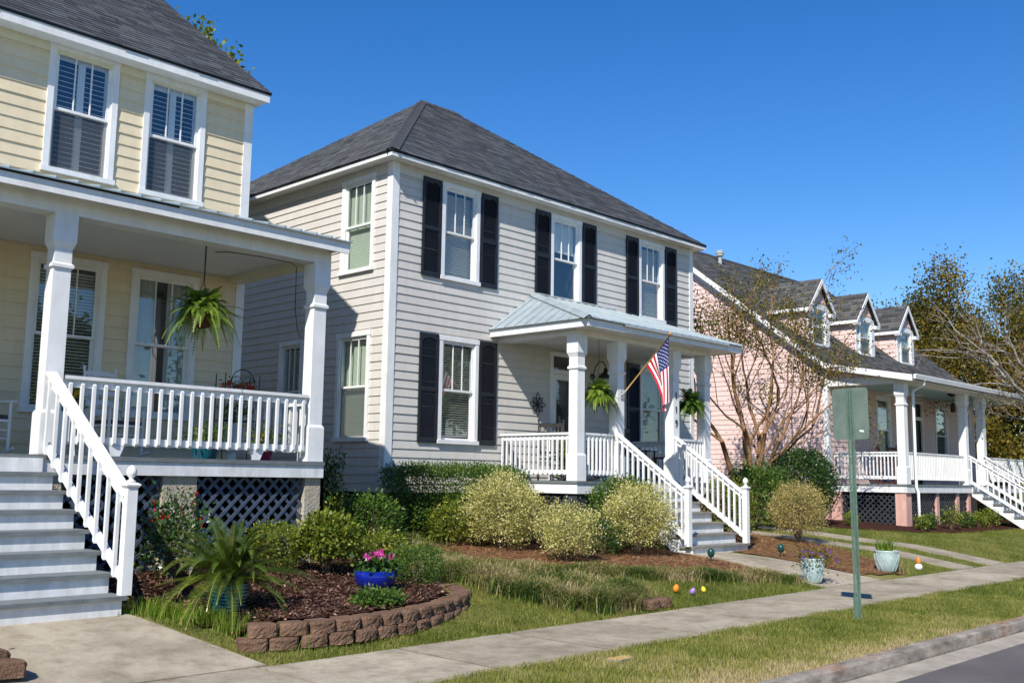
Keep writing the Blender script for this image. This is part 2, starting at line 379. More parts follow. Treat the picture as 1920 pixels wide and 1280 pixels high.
# ------------------------------------------------------------------ builders
class MB:
    def __init__(s):
        s.v = []
        s.f = []
        s.mi = []
        s.cur = 0
    def add(s, vs, fs):
        b = len(s.v)
        s.v.extend([tuple(p) for p in vs])
        for f in fs:
            s.f.append(tuple(b + i for i in f))
            s.mi.append(s.cur)
        return s
    def box(s, x0, y0, z0, x1, y1, z1):
        if x0 > x1: x0, x1 = x1, x0
        if y0 > y1: y0, y1 = y1, y0
        if z0 > z1: z0, z1 = z1, z0
        return s.add([(x0, y0, z0), (x1, y0, z0), (x1, y1, z0), (x0, y1, z0), (x0, y0, z1), (x1, y0, z1), (x1, y1, z1), (x0, y1, z1)],
                     [(0, 3, 2, 1), (4, 5, 6, 7), (0, 1, 5, 4), (1, 2, 6, 5), (2, 3, 7, 6), (3, 0, 4, 7)])
    def hexa(s, p):
        return s.add(p, [(0, 3, 2, 1), (4, 5, 6, 7), (0, 1, 5, 4), (1, 2, 6, 5), (2, 3, 7, 6), (3, 0, 4, 7)])
    def bar(s, a, b, w, h, up=(0, 0, 1)):
        """rectangular bar from a to b, w across, h along the up side"""
        a = Vector(a); b = Vector(b)
        d = (b - a).normalized()
        sx = d.cross(Vector(up)).normalized()
        u = sx.cross(d).normalized()
        sx *= w / 2; u *= h / 2
        return s.hexa([a - sx - u, b - sx - u, b + sx - u, a + sx - u, a - sx + u, b - sx + u, b + sx + u, a + sx + u])
    def prism(s, poly, axis, c0, c1):
        """poly in the two other axes (order xyz), extruded along axis"""
        n = len(poly)
        def P(q, c):
            if axis == 'x': return (c, q[0], q[1])
            if axis == 'y': return (q[0], c, q[1])
            return (q[0], q[1], c)
        vs = [P(q, c0) for q in poly] + [P(q, c1) for q in poly]
        fs = [tuple(range(n))[::-1], tuple(range(n, 2 * n))]
        for i in range(n):
            j = (i + 1) % n
            fs.append((i, j, n + j, n + i))
        return s.add(vs, fs)
    def lathe(s, prof, cx=0, cy=0, cz=0, n=24, square=False):
        k = 4 if square else n
        off = PI / 4 if square else 0
        mul = math.sqrt(2) if square else 1
        vs = []
        for r, z in prof:
            for i in range(k):
                a = off + 2 * PI * i / k
                vs.append((cx + r * mul * math.cos(a), cy + r * mul * math.sin(a), cz + z))
        fs = []
        for q in range(len(prof) - 1):
            for i in range(k):
                j = (i + 1) % k
                fs.append((q * k + i, q * k + j, (q + 1) * k + j, (q + 1) * k + i))
        fs.append(tuple(range(k))[::-1])
        e = (len(prof) - 1) * k
        fs.append(tuple(range(e, e + k)))
        return s.add(vs, fs)
    def tube(s, pts, rad, n=6):
        pts = [Vector(p) for p in pts]
        if isinstance(rad, (int, float)): rad = [rad] * len(pts)
        vs = []
        ref = Vector((0.31, 0.17, 0.93))
        for i, p in enumerate(pts):
            d = (pts[min(i + 1, len(pts) - 1)] - pts[max(i - 1, 0)])
            if d.length < 1e-9: d = Vector((0, 0, 1))
            d.normalize()
            r = ref if abs(d.dot(ref)) < 0.95 else Vector((1, 0, 0))
            a = d.cross(r).normalized()
            b = d.cross(a)
            for k in range(n):
                t = 2 * PI * k / n
                vs.append(p + a * (rad[i] * math.cos(t)) + b * (rad[i] * math.sin(t)))
        fs = []
        for i in range(len(pts) - 1):
            for k in range(n):
                l = (k + 1) % n
                fs.append((i * n + k, i * n + l, (i + 1) * n + l, (i + 1) * n + k))
        fs.append(tuple(range(n)))
        e = (len(pts) - 1) * n
        fs.append(tuple(range(e, e + n))[::-1])
        return s.add(vs, fs)
    def mesh(s, name, mats, smooth=False):
        me = bpy.data.meshes.new(name)
        me.from_pydata(s.v, [], s.f)
        if not isinstance(mats, (list, tuple)): mats = [mats]
        for mt in mats: me.materials.append(M[mt] if isinstance(mt, str) else mt)
        if len(mats) > 1:
            me.polygons.foreach_set('material_index', s.mi)
        if smooth:
            me.polygons.foreach_set('use_smooth', [True] * len(me.polygons))
        me.update()
        return me

WL = {}      # translation of each unrotated root / part, in world space

def link(o, parent=None):
    COL.objects.link(o)
    if parent is not None: o.parent = parent
    return o

def root(name, label, cat, loc, group=None, rz=0.0):
    o = bpy.data.objects.new(name, None)
    o.empty_display_size = 0.2
    link(o)
    o.location = loc
    o.rotation_euler = (0, 0, rz)
    o['label'] = label
    o['category'] = cat
    if group: o['group'] = group
    WL[o.name] = Vector(loc)
    return o

def tag(o, label, cat, group=None):
    o['label'] = label
    o['category'] = cat
    if group: o['group'] = group
    return o

def part(name, mb, mat, parent, smooth=False, local=False, kind=None):
    """one mesh object; vertices are world coordinates unless local=True"""
    me = mb.mesh(name, mat, smooth)
    o = bpy.data.objects.new(name, me)
    link(o, parent)
    base = WL.get(parent.name, Vector()) if parent is not None else Vector()
    if not local and parent is not None:
        me.transform(Matrix.Translation(-base))
    WL[o.name] = base
    if kind: o['kind'] = kind
    return o

def solo(name, mb, mat, label, cat, loc, group=None, smooth=False):
    """a thing that is one mesh; vertices are world coordinates"""
    me = mb.mesh(name, mat, smooth)
    me.transform(Matrix.Translation(-Vector(loc)))
    o = link(bpy.data.objects.new(name, me))
    o.location = loc
    WL[o.name] = Vector(loc)
    return tag(o, label, cat, group)

def structure(name, mb, mat, smooth=False, kind='structure'):
    o = link(bpy.data.objects.new(name, mb.mesh(name, mat, smooth)))
    o['kind'] = kind
    WL[o.name] = Vector()
    return o

def inst(name, me, parent, wloc, rot=(0, 0, 0), scale=(1, 1, 1), local=False):
    o = bpy.data.objects.new(name, me)
    link(o, parent)
    base = Vector() if (local or parent is None) else WL.get(parent.name, Vector())
    o.location = Vector(wloc) - base
    o.rotation_euler = rot
    o.scale = scale
    WL[o.name] = Vector(wloc)
    return o

def raw_mesh(name, V, F, mat, rnd=None, smooth=False):
    """V (n,3), F (m,k) numpy -> mesh, optional per-face float attribute 'rnd'"""
    me = bpy.data.meshes.new(name)
    V = np.asarray(V, np.float32)
    F = np.asarray(F, np.int32)
    n, k = F.shape
    me.vertices.add(len(V))
    me.vertices.foreach_set('co', V.ravel())
    me.loops.add(n * k)
    me.loops.foreach_set('vertex_index', F.ravel())
    me.polygons.add(n)
    me.polygons.foreach_set('loop_start', np.arange(0, n * k, k, dtype=np.int32))
    me.polygons.foreach_set('loop_total', np.full(n, k, np.int32))
    if smooth: me.polygons.foreach_set('use_smooth', np.ones(n, bool))
    me.materials.append(M[mat])
    me.update(calc_edges=True)
    if rnd is not None:
        a = me.attributes.new('rnd', 'FLOAT', 'FACE')
        a.data.foreach_set('value', np.asarray(rnd, np.float32))
    return me

def raw_obj(name, me, parent=None, off=(0, 0, 0), kind=None):
    """mesh in world coordinates put under parent"""
    o = bpy.data.objects.new(name, me)
    link(o, parent)
    if parent is not None:
        me.transform(Matrix.Translation(-WL.get(parent.name, Vector())))
    if kind: o['kind'] = kind
    WL[o.name] = WL.get(parent.name, Vector()) if parent is not None else Vector()
    return o

# ------------------------------------------------------------------ terrain
GY = [4.62, 6.2, 7.7, 9.5, 10.5, 12.0, 14.0, 20.0]
GZ = [0.0, 0.0, 0.0, 0.27, 0.33, 0.45, 0.55, 0.60]
def g(x, y):
    return np.interp(y, GY, GZ)

def gf(x, y): return float(g(x, y))

def inpoly(px, py, poly):
    px = np.asarray(px); py = np.asarray(py)
    r = np.zeros(px.shape, bool)
    n = len(poly)
    j = n - 1
    for i in range(n):
        xi, yi = poly[i]; xj, yj = poly[j]
        c = ((yi > py) != (yj > py)) & (px < (xj - xi) * (py - yi) / (yj - yi + 1e-12) + xi)
        r ^= c
        j = i
    return r

def noise2(x, y, s=1.0):
    """cheap smooth field in [0,1]"""
    x = np.asarray(x) * s; y = np.asarray(y) * s
    v = (np.sin(1.7 * x + 0.6 * y + 1.3) + np.sin(-1.1 * x + 2.3 * y + 4.1) + np.sin(3.1 * x + 1.9 * y) * 0.6
         + np.sin(4.3 * x - 3.7 * y + 2.2) * 0.5 + np.sin(7.9 * x + 6.1 * y + 0.7) * 0.35 + np.sin(-9.7 * x + 8.3 * y + 5.2) * 0.3)
    return np.clip(v / 5.2 + 0.5, 0, 1)

# ================================================================== THE SETTING
def build_ground():
    xs = np.concatenate([np.linspace(-400, -20, 8), np.linspace(-12, 48, 61), np.linspace(60, 500, 9)])
    ys = np.concatenate([np.linspace(-400, -20, 6), [-9, -4.75, -4.6], [4.45, 4.52], [5.0, 5.6, 6.25, 6.30, 6.34, 7.64, 7.68, 7.73], np.arange(7.9, 14.2, 0.25), [15, 17, 20, 26, 40, 80, 160, 500]])
    V = []
    for y in ys:
        for x in xs:
            z = gf(x, y)
            if -4.7 < y < 4.5: z = -0.5
            elif y <= -4.7: z = 0.0
            elif 6.33 < y < 7.65: z = -0.08
            elif 4.5 < y < 8: z = z - 0.012
            if 7.9 < y < 14 and -12 < x < 48: z += 0.012 * (float(noise2(x, y, 1.4)) - 0.5)
            V.append((x, y, z))
    nx = len(xs)
    F = [(j * nx + i, j * nx + i + 1, (j + 1) * nx + i + 1, (j + 1) * nx + i) for j in range(len(ys) - 1) for i in range(nx - 1)]
    o = link(bpy.data.objects.new('ground', raw_mesh('ground', V, F, 'lawn_soil', smooth=True)))
    o['kind'] = 'structure'
build_ground()

road = structure('road', MB().box(-200, -4.05, -0.45, 300, 4.05, -0.13), 'asphalt')
gp = structure('gutter', MB().prism([(4.05, -0.4), (4.34, -0.4), (4.34, -0.118), (4.05, -0.126)], 'x', -200, 300), 'gutter_concrete')
gp2 = structure('gutter_far_side', MB().prism([(-4.34, -0.4), (-4.05, -0.4), (-4.05, -0.126), (-4.34, -0.118)], 'x', -200, 300), 'gutter_concrete')
kp = MB().prism([(4.34, -0.4), (4.53, -0.4), (4.53, 0.004), (4.40, 0.004), (4.368, -0.012), (4.345, -0.10)], 'x', 0.004, 2.996)
kme = kp.mesh('kerb_stone', 'kerb')
kb = bpy.data.objects.new('kerb', None); link(kb); kb['kind'] = 'structure'; WL['kerb'] = Vector()
for k in range(-3, 24): inst('kerb_stone', kme, kb, (k * 3.0 + 1.1, 0, 0))
structure('kerb_beyond', MB().prism([(4.34, -0.4), (4.53, -0.4), (4.53, 0.004), (4.40, 0.004), (4.345, -0.10)], 'x', 73.2, 300), 'kerb')
structure('kerb_far_side', MB().prism([(-4.53, -0.4), (-4.34, -0.4), (-4.345, -0.10), (-4.40, 0.004), (-4.53, 0.004)], 'x', -200, 300), 'kerb')

# pavement of separate slabs (slightly uneven)
sw = bpy.data.objects.new('pavement', None); link(sw); sw['kind'] = 'structure'; WL['pavement'] = Vector()
sme = MB().prism([(6.28, -0.12), (7.70, -0.12), (7.70, 0.004), (7.69, 0.012), (6.29, 0.012), (6.28, 0.004)], 'x', 0.022, 1.498).mesh('slab', 'concrete')
M['joint_dirt'] = mottled('dirt_in_joints', (0.12, 0.10, 0.06), (0.06, 0.055, 0.03), 12.0, 0.95, 0.05)
jme = MB().box(-.021, 6.30, -.10, .021, 7.68, .0035).mesh('joint', 'joint_dirt')
for k in range(-5, 31):
    inst('slab', sme, sw, (0.35 + k * 1.52, random.uniform(-.006, .006), random.uniform(-.004, .004)), (0, 0, random.uniform(-.0015, .0015)))
    inst('joint', jme, sw, (0.35 + k * 1.52, 0, 0))
structure('pavement_beyond', MB().box(47.5, 6.28, -0.12, 300, 7.70, 0.010), 'concrete')

def strip_mesh(name, left, right, zoff, thick, mat, kind='structure'):
    """a paved strip draped on the terrain between two polylines"""
    m_ = MB()
    n = len(left)
    vs = []
    for (lx, ly), (rx, ry) in zip(left, right):
        zl = gf(lx, ly) + zoff; zr = gf(rx, ry) + zoff
        vs += [(lx, ly, zl), (rx, ry, zr), (rx, ry, zr - thick), (lx, ly, zl - thick)]
    fs = []
    for i in range(n - 1):
        a = i * 4; b = a + 4
        fs += [(a, a + 1, b + 1, b), (a + 1, a + 2, b + 2, b + 1), (a + 3, a, b, b + 3), (a + 2, a + 3, b + 3, b + 2)]
    fs += [(3, 2, 1, 0), ((n - 1) * 4, (n - 1) * 4 + 1, (n - 1) * 4 + 2, (n - 1) * 4 + 3)]
    m_.add(vs, fs)
    return structure(name, m_, mat, kind=kind)

ys_ = [7.72, 8.1, 8.5, 8.9, 9.3, 9.6]
strip_mesh('front_path_cream_house', [(2.2, y) for y in ys_], [(5.03 - 0.2 * (y - 7.72), y) for y in ys_], 0.014, 0.1, 'concrete')
ya = [7.72, 8.2, 8.72]; yb = [8.735, 9.2, 9.7]; yc = [9.715, 10.1, 10.5]
for q in (ya, yb, yc):
    strip_mesh('front_path_grey_house', [(15.0 + 0.14 * (y - 7.7), y) for y in q], [(17.05 - 0.22 * (y - 7.7), y) for y in q], 0.014, 0.1, 'concrete')
yd_ = [7.72, 8.4, 9.0, 9.6, 10.2, 11.0, 12, 14, 18]
for x0, x1 in ((20.35, 21.25), (22.1, 23.0)):
    strip_mesh('driveway_strip', [(x0, y) for y in yd_], [(x1, y) for y in yd_], 0.016, 0.1, 'concrete')

def bed(name, poly, zfun, mat, step=0.12, lump=0.022):
    x0 = min(p[0] for p in poly); x1 = max(p[0] for p in poly)
    y0 = min(p[1] for p in poly); y1 = max(p[1] for p in poly)
    xs = np.arange(x0, x1 + step, step); ys = np.arange(y0, y1 + step, step)
    X, Y = np.meshgrid(xs, ys)
    cxm = (X[:-1, :-1] + X[1:, 1:]) / 2; cym = (Y[:-1, :-1] + Y[1:, 1:]) / 2
    keep = inpoly(cxm, cym, poly)
    Z = zfun(X, Y) + lump * (noise2(X, Y, 2.3) * 0.6 + rng.random(X.shape) * 0.4)
    nx = X.shape[1]
    J, I = np.nonzero(keep)
    F = np.stack([J * nx + I, J * nx + I + 1, (J + 1) * nx + I + 1, (J + 1) * nx + I], 1)
    me = raw_mesh(name, np.stack([X.ravel(), Y.ravel(), Z.ravel()], 1), F, mat, smooth=True)
    o = link(bpy.data.objects.new(name, me)); o['kind'] = 'structure'
    return o

BED1 = [(4.78, 9.75), (5.05, 9.15), (5.25, 8.50), (5.6, 8.34), (6.2, 8.27), (6.9, 8.37), (7.55, 8.60), (8.1, 8.92), (8.5, 9.28), (8.72, 9.62), (8.85, 10.0), (9.35, 10.4),
        (9.9, 11.3), (10.35, 12.4), (10.7, 13.6), (11.3, 14.2), (11.3, 20), (8.3, 20), (8.3, 12.6), (4.7, 12.6), (4.7, 9.75)]
def z1(X, Y): return np.maximum(g(X, Y), 0.262 * np.clip((X - 4.95) / .55, 0, 1)) + 0.006
bed('mulch_bed', BED1, z1, 'mulch')
BED2 = [(10.9, 14.1), (10.6, 12.6), (10.55, 11.2), (10.9, 10.2), (11.6, 9.6), (12.6, 9.25), (13.6, 8.95), (14.6, 8.75), (15.05, 8.65), (15.3, 10.4), (15.35, 12.2), (15.35, 14.1)]
def z2(X, Y): return g(X, Y) + 0.004
bed('pine_straw_bed', BED2, z2, 'straw')
BED3 = [(17.0, 8.15), (18.3, 7.85), (18.9, 8.4), (19.3, 9.2), (19.9, 9.9), (20.3, 10.8), (20.3, 14.0), (17.2, 14.0), (16.75, 10.3), (16.8, 9.2)]
bed('pine_straw_bed', BED3, z2, 'straw')
BED4 = [(28.0, 10.6), (38.5, 10.6), (38.5, 13.9), (25.6, 15.5), (24.8, 12.4), (26.3, 11.2)]
bed('dark_mulch_bed', BED4, z2, 'mulch', 0.2)

# loose mulch chips and pine needles
def scatter_flat(name, poly, zfun, n, mat, ln, wd, tilt):
    x0 = min(p[0] for p in poly); x1 = max(p[0] for p in poly)
    y0 = min(p[1] for p in poly); y1 = max(p[1] for p in poly)
    x = rng.uniform(x0, x1, n * 3); y = rng.uniform(y0, y1, n * 3)
    k = inpoly(x, y, poly) & (y < 13.2)
    x = x[k][:n]; y = y[k][:n]; n = len(x)
    z = zfun(x, y) + rng.uniform(0.008, 0.04, n)
    a = rng.uniform(0, 2 * PI, n); l = rng.uniform(ln[0], ln[1], n) / 2; wd_ = rng.uniform(wd[0], wd[1], n) / 2
    ti = rng.normal(0, tilt, n)
    d = np.stack([np.cos(a), np.sin(a), ti], 1); e = np.stack([-np.sin(a), np.cos(a), rng.normal(0, tilt, n)], 1)
    c = np.stack([x, y, z], 1)
    V = np.stack([c - d * l[:, None] - e * wd_[:, None], c + d * l[:, None] - e * wd_[:, None], c + d * l[:, None] + e * wd_[:, None], c - d * l[:, None] + e * wd_[:, None]], 1).reshape(-1, 3)
    F = np.arange(n * 4).reshape(n, 4)
    o = link(bpy.data.objects.new(name, raw_mesh(name, V, F, mat, rng.random(n))))
    o['kind'] = 'stuff'
    return o
scatter_flat('bark_chips', BED1, z1, 26000, 'chips', (.02, .06), (.008, .02), .35)
scatter_flat('pine_needles', BED2, z2, 26000, 'needles', (.06, .16), (.003, .007), .2)
scatter_flat('pine_needles', BED3, z2, 12000, 'needles', (.06, .16), (.003, .007), .2)

# ================================================================== GRASS
def blades(name, x, y, z, h, wd, mat, rnd, lean=0.5, seg=1, parent=None, kind='stuff', droop=0.0):
    n = len(x)
    a = rng.uniform(0, 2 * PI, n)
    dx = np.cos(a); dy = np.sin(a)
    le = rng.uniform(0.1, 1, n) * lean * h
    px = -dy; py = dx
    if seg == 1:
        V = np.empty((n, 3, 3))
        V[:, 0] = np.stack([x - px * wd, y - py * wd, z], 1)
        V[:, 1] = np.stack([x + px * wd, y + py * wd, z], 1)
        V[:, 2] = np.stack([x + dx * le, y + dy * le, z + h], 1)
        V = V.reshape(-1, 3)
        F = np.arange(n * 3).reshape(n, 3)
        rr = rnd
    else:
        k = seg + 1
        V = np.empty((n, k, 2, 3))
        for s in range(k):
            t = s / seg
            ww = wd * (1 - t * 0.85)
            cxx = x + dx * le * t ** 1.3; cyy = y + dy * le * t ** 1.3
            cz = z + h * (t * (1 + droop) - droop * 1.9 * t * t)
            V[:, s, 0] = np.stack([cxx - px * ww, cyy - py * ww, cz], 1)
            V[:, s, 1] = np.stack([cxx + px * ww, cyy + py * ww, cz], 1)
        V = V.reshape(-1, 3)
        b = (np.arange(n) * k * 2)[:, None]
        F = np.concatenate([b + np.array([[s * 2, s * 2 + 1, s * 2 + 3, s * 2 + 2]]) for s in range(seg)], 1).reshape(-1, 4)
        rr = np.repeat(rnd, seg)
    o = bpy.data.objects.new(name, raw_mesh(name, V, F, mat, rr))
    link(o, parent)
    if parent is not None:
        o.data.transform(Matrix.Translation(-WL[parent.name]))
    if kind: o['kind'] = kind
    return o

def lawn(name, poly, dens, hmin, hmax, dry=0.0, drycurb=False, holes=()):
    x0 = min(p[0] for p in poly); x1 = max(p[0] for p in poly)
    y0 = min(p[1] for p in poly); y1 = max(p[1] for p in poly)
    n = int((x1 - x0) * (y1 - y0) * dens)
    x = rng.uniform(x0, x1, n); y = rng.uniform(y0, y1, n)
    k = inpoly(x, y, poly)
    for h in holes: k &= ~inpoly(x, y, h)
    x = x[k]; y = y[k]; n = len(x)
    z = g(x, y) - 0.012
    q = noise2(x, y, 1.3) * 0.55 + noise2(x + 9, y - 3, 4.7) * 0.45
    r = np.clip(rng.normal(0.30, 0.16, n) + (q - 0.5) * 0.55 + dry, 0, 1)
    if drycurb:
        r = np.clip(r + np.clip(1 - (y - 4.55) / 0.75, 0, 1) * np.clip(1.2 - np.abs(x - 7.0) / 7.0, 0.15, 1) * 0.6, 0, 1)
        d2 = (x - 7.6) ** 2 + (y - 5.85) ** 2
        r = np.clip(r + np.exp(-d2 / 0.5) * 0.35, 0, 1)
    h = rng.uniform(hmin, hmax, n) * (0.7 + 0.6 * noise2(x, y, 3.1))
    return blades(name, x, y, z, h, rng.uniform(.0025, .0055, n), 'grass', r, 0.9)
lawn('verge_grass', [(1.5, 4.50), (16, 4.50), (16, 6.33), (1.5, 6.33)], 7000, .022, .055, 0.10, True)
lawn('verge_grass', [(16, 4.50), (34, 4.50), (34, 6.33), (16, 6.33)], 2600, .03, .06, -0.05)
LAWN1 = [(5.06, 7.66), (10.7, 7.66), (9.7, 8.0), (9.35, 8.6), (9.3, 9.6), (9.7, 10.8), (9.25, 10.4), (9.05, 9.9), (8.95, 9.5), (8.5, 9.0), (7.9, 8.6), (7.0, 8.25), (6.1, 8.1), (5.3, 8.25), (4.9, 9.3), (4.72, 9.6)]
lawn('front_lawn', LAWN1, 6500, .025, .06, 0.03)
lawn('front_lawn', [(9.6, 8.6), (10.6, 7.66), (15.0, 7.66), (15.05, 8.7), (12.6, 9.3), (11.0, 10.2), (10.5, 11.3), (10.9, 14), (9.9, 11)], 4200, .03, .075, -0.08)
lawn('front_lawn', [(17.1, 7.66), (20.3, 7.66), (20.3, 10.6), (19.8, 9.8), (19.2, 9.1), (18.8, 8.3), (18.3, 7.8)], 3200, .03, .06, 0.0)
lawn('front_lawn', [(16.8, 9.6), (18.4, 9.2), (20.2, 11), (20.2, 12.4), (17.3, 12.4)], 1900, .02, .05, 0.1)
lawn('front_lawn', [(17.0, 8.0), (18.6, 7.75), (19.4, 9.0), (20.3, 10.6), (20.0, 10.8), (18.4, 9.3), (16.85, 9.3)], 500, .02, .05, 0.2)
lawn('front_lawn', [(10.9, 10.2), (11.6, 9.5), (14.9, 8.6), (15.0, 8.9), (12.6, 9.6), (11.4, 10.4)], 900, .02, .06, 0.1)
lawn('front_lawn', [(21.27, 7.66), (22.08, 7.66), (22.08, 14), (21.27, 14)], 2200, .03, .06, 0.0)
lawn('front_lawn', [(23.02, 7.66), (40, 7.66), (40, 10.65), (28, 10.65), (26.3, 11.2), (24.8, 12.4), (24.8, 15), (23.02, 15)], 1800, .03, .07, -0.03)
lawn('front_lawn', [(20.3, 7.66), (20.36, 7.66), (20.36, 14), (20.3, 14)], 2200, .03, .06, 0.0)

jx = np.concatenate([rng.normal(0.35 + k * 1.52, .008, 26) for k in range(2, 20)])
jy = rng.uniform(6.3, 7.68, len(jx))
blades('joint_grass', jx, jy, np.full(len(jx), .0), rng.uniform(.012, .035, len(jx)), rng.uniform(.002, .004, len(jx)), 'grass', rng.random(len(jx)) * .6, .9)
# bright longer grass at the foot of the cream house steps
def tufts(name, spots, n_each, hr, spread, mat, lean=0.6, wd=(.003, .006), label=None, cat=None, group=None):
    xs, ys = [], []
    for (sx, sy) in spots:
        xs.append(rng.normal(sx, spread, n_each)); ys.append(rng.normal(sy, spread, n_each))
    x = np.concatenate(xs); y = np.concatenate(ys); n = len(x)
    z = np.maximum(g(x, y), 0) - 0.01
    return blades(name, x, y, z, rng.uniform(hr[0], hr[1], n), rng.uniform(wd[0], wd[1], n), mat, rng.random(n), lean, 3, kind='stuff')
sp = [(4.72 + 0.09 * k + random.uniform(-.06, .1), 9.62 - 0.145 * k + random.uniform(-.1, .1)) for k in range(11)]
sp += [(4.9 + 0.1 * k, 9.5 - 0.13 * k) for k in range(9)]
tufts('long_grass', sp, 130, (.06, .19), .085, 'tall_grass')

# mondo-grass borders
def along(path, n, wdt):
    P = np.array(path, float)
    seg = np.linalg.norm(np.diff(P, axis=0), axis=1)
    cum = np.concatenate([[0], np.cumsum(seg)])
    t = rng.uniform(0, cum[-1], n)
    x = np.interp(t, cum, P[:, 0]); y = np.interp(t, cum, P[:, 1])
    i = np.clip(np.searchsorted(cum, t) - 1, 0, len(seg) - 1)
    d = np.diff(P, axis=0)[i] / seg[i][:, None]
    o = rng.normal(0, wdt, n)
    return x - d[:, 1] * o, y + d[:, 0] * o, o

def border(name, label, path, n, wdt, hr):
    x, y, o = along(path, n, wdt)
    r0 = root(name, label, 'border grass', (path[0][0], path[0][1], gf(*path[0])), 'clumps of border grass edging the grey house bed')
    q = noise2(x, y, 2.6)
    rnd = np.clip(rng.normal(0.42, 0.2, len(x)) + (q - 0.5) * 0.9, 0, 1)
    h = rng.uniform(hr[0], hr[1], len(x)) * (0.7 + 0.6 * noise2(x + 4, y, 3.3))
    blades('blades', x, y, g(x, y) - 0.01, h, rng.uniform(.004, .007, len(x)), 'liriope', rnd, .95, 4, parent=r0, kind='stuff', droop=0.55)
border('border_grass', 'shaggy two-tone border grass along the lower edge beside the small lawn', [(11.0, 13.4), (10.2, 12.2), (9.65, 10.9), (9.32, 9.7), (9.38, 8.8), (9.7, 8.2), (10.05, 7.98)], 13000, .15, (.26, .44))
border('border_grass', 'low border grass row between the pine straw and the egg lawn', [(10.55, 10.6), (11.05, 9.75), (12.0, 9.2), (13.3, 8.75), (14.3, 8.4), (14.9, 8.15)], 10000, .12, (.17, .30))
border('border_grass', 'ragged border grass sloping down behind the stone ring', [(10.5, 13.0), (10.1, 11.6), (9.95, 10.4), (10.1, 9.5), (10.5, 8.9), (11.3, 8.5)], 9000, .26, (.14, .30))
border('border_grass', 'dark green grass clump beside the two pocket stones', [(10.15, 7.98), (10.4, 8.12), (10.75, 8.3), (11.0, 8.3)], 2400, .12, (.26, .42))

# ================================================================== HOUSE PIECES
def board_mesh(mat):
    mb = MB().add([(0, 0, 0), (1, 0, 0), (1, -.022, 0), (0, -.022, 0), (0, 0, 1), (1, 0, 1), (1, -.006, 1), (0, -.006, 1)],
                  [(0, 1, 2, 3), (4, 7, 6, 5), (3, 2, 6, 7), (0, 3, 7, 4), (1, 5, 6, 2)])
    return mb.mesh('siding_board', mat)
BOARD = {k: board_mesh(k) for k in ('cream', 'greige', 'pink')}

def rot2(rz, x, y):
    c, s_ = math.cos(rz), math.sin(rz)
    return c * x - s_ * y, s_ * x + c * y

def L2W(org, rz, u, d, z):
    """wall frame: u along, d into the wall, z up"""
    x, y = rot2(rz, u, d)
    return (org[0] + x, org[1] + y, z)

def wall_sheet(house, name, org, rz, u0, u1, z0, z1, ops, mat, d=0.0, clip=None):
    us = sorted({u0, u1, *[max(u0, min(u1, q)) for o in ops for q in o[:2]]})
    zs = sorted({z0, z1, *[max(z0, min(z1, q)) for o in ops for q in o[2:]]})
    mb = MB()
    for a, b in zip(us[:-1], us[1:]):
        for c, e in zip(zs[:-1], zs[1:]):
            mu, mz = (a + b) / 2, (c + e) / 2
            if any(o[0] < mu < o[1] and o[2] < mz < o[3] for o in ops): continue
            mb.add([L2W(org, rz, a, d, c), L2W(org, rz, b, d, c), L2W(org, rz, b, d, e), L2W(org, rz, a, d, e)], [(0, 1, 2, 3)])
    return part(name, mb, mat, house)

def siding(wall, org, rz, u0, u1, z0, z1, expo, mat, ops=(), clip=None, d=-0.002):
    n = int(math.ceil((z1 - z0) / expo - 1e-6))
    for r in range(n):
        za = z0 + r * expo; zb = min(za + expo, z1)
        a0, a1 = u0, u1
        if clip:
            a0, a1 = clip(za, zb)
            a0 = max(a0, u0); a1 = min(a1, u1)
            if a1 - a0 < 0.05: continue
        cuts = sorted({a0, a1, *[min(a1, max(a0, q)) for o in ops if o[2] < zb - .004 and o[3] > za + .004 for q in o[:2]]})
        for a, b in zip(cuts[:-1], cuts[1:]):
            if b - a < 0.02: continue
            mu = (a + b) / 2
            lo, hi = za, zb
            drop = False
            for o in ops:
                if o[0] < mu < o[1] and o[2] < zb - .004 and o[3] > za + .004:
                    if o[2] <= za + .004 and o[3] >= zb - .004: drop = True
                    elif o[2] > za: hi = min(hi, o[2])
                    else: lo = max(lo, o[3])
            if drop or hi - lo < 0.015: continue
            inst('siding_board', BOARD[mat], wall, L2W(org, rz, a + .001, d, lo), (0, 0, rz), (b - a - .002, 1 + random.uniform(-.12, .12), hi - lo))

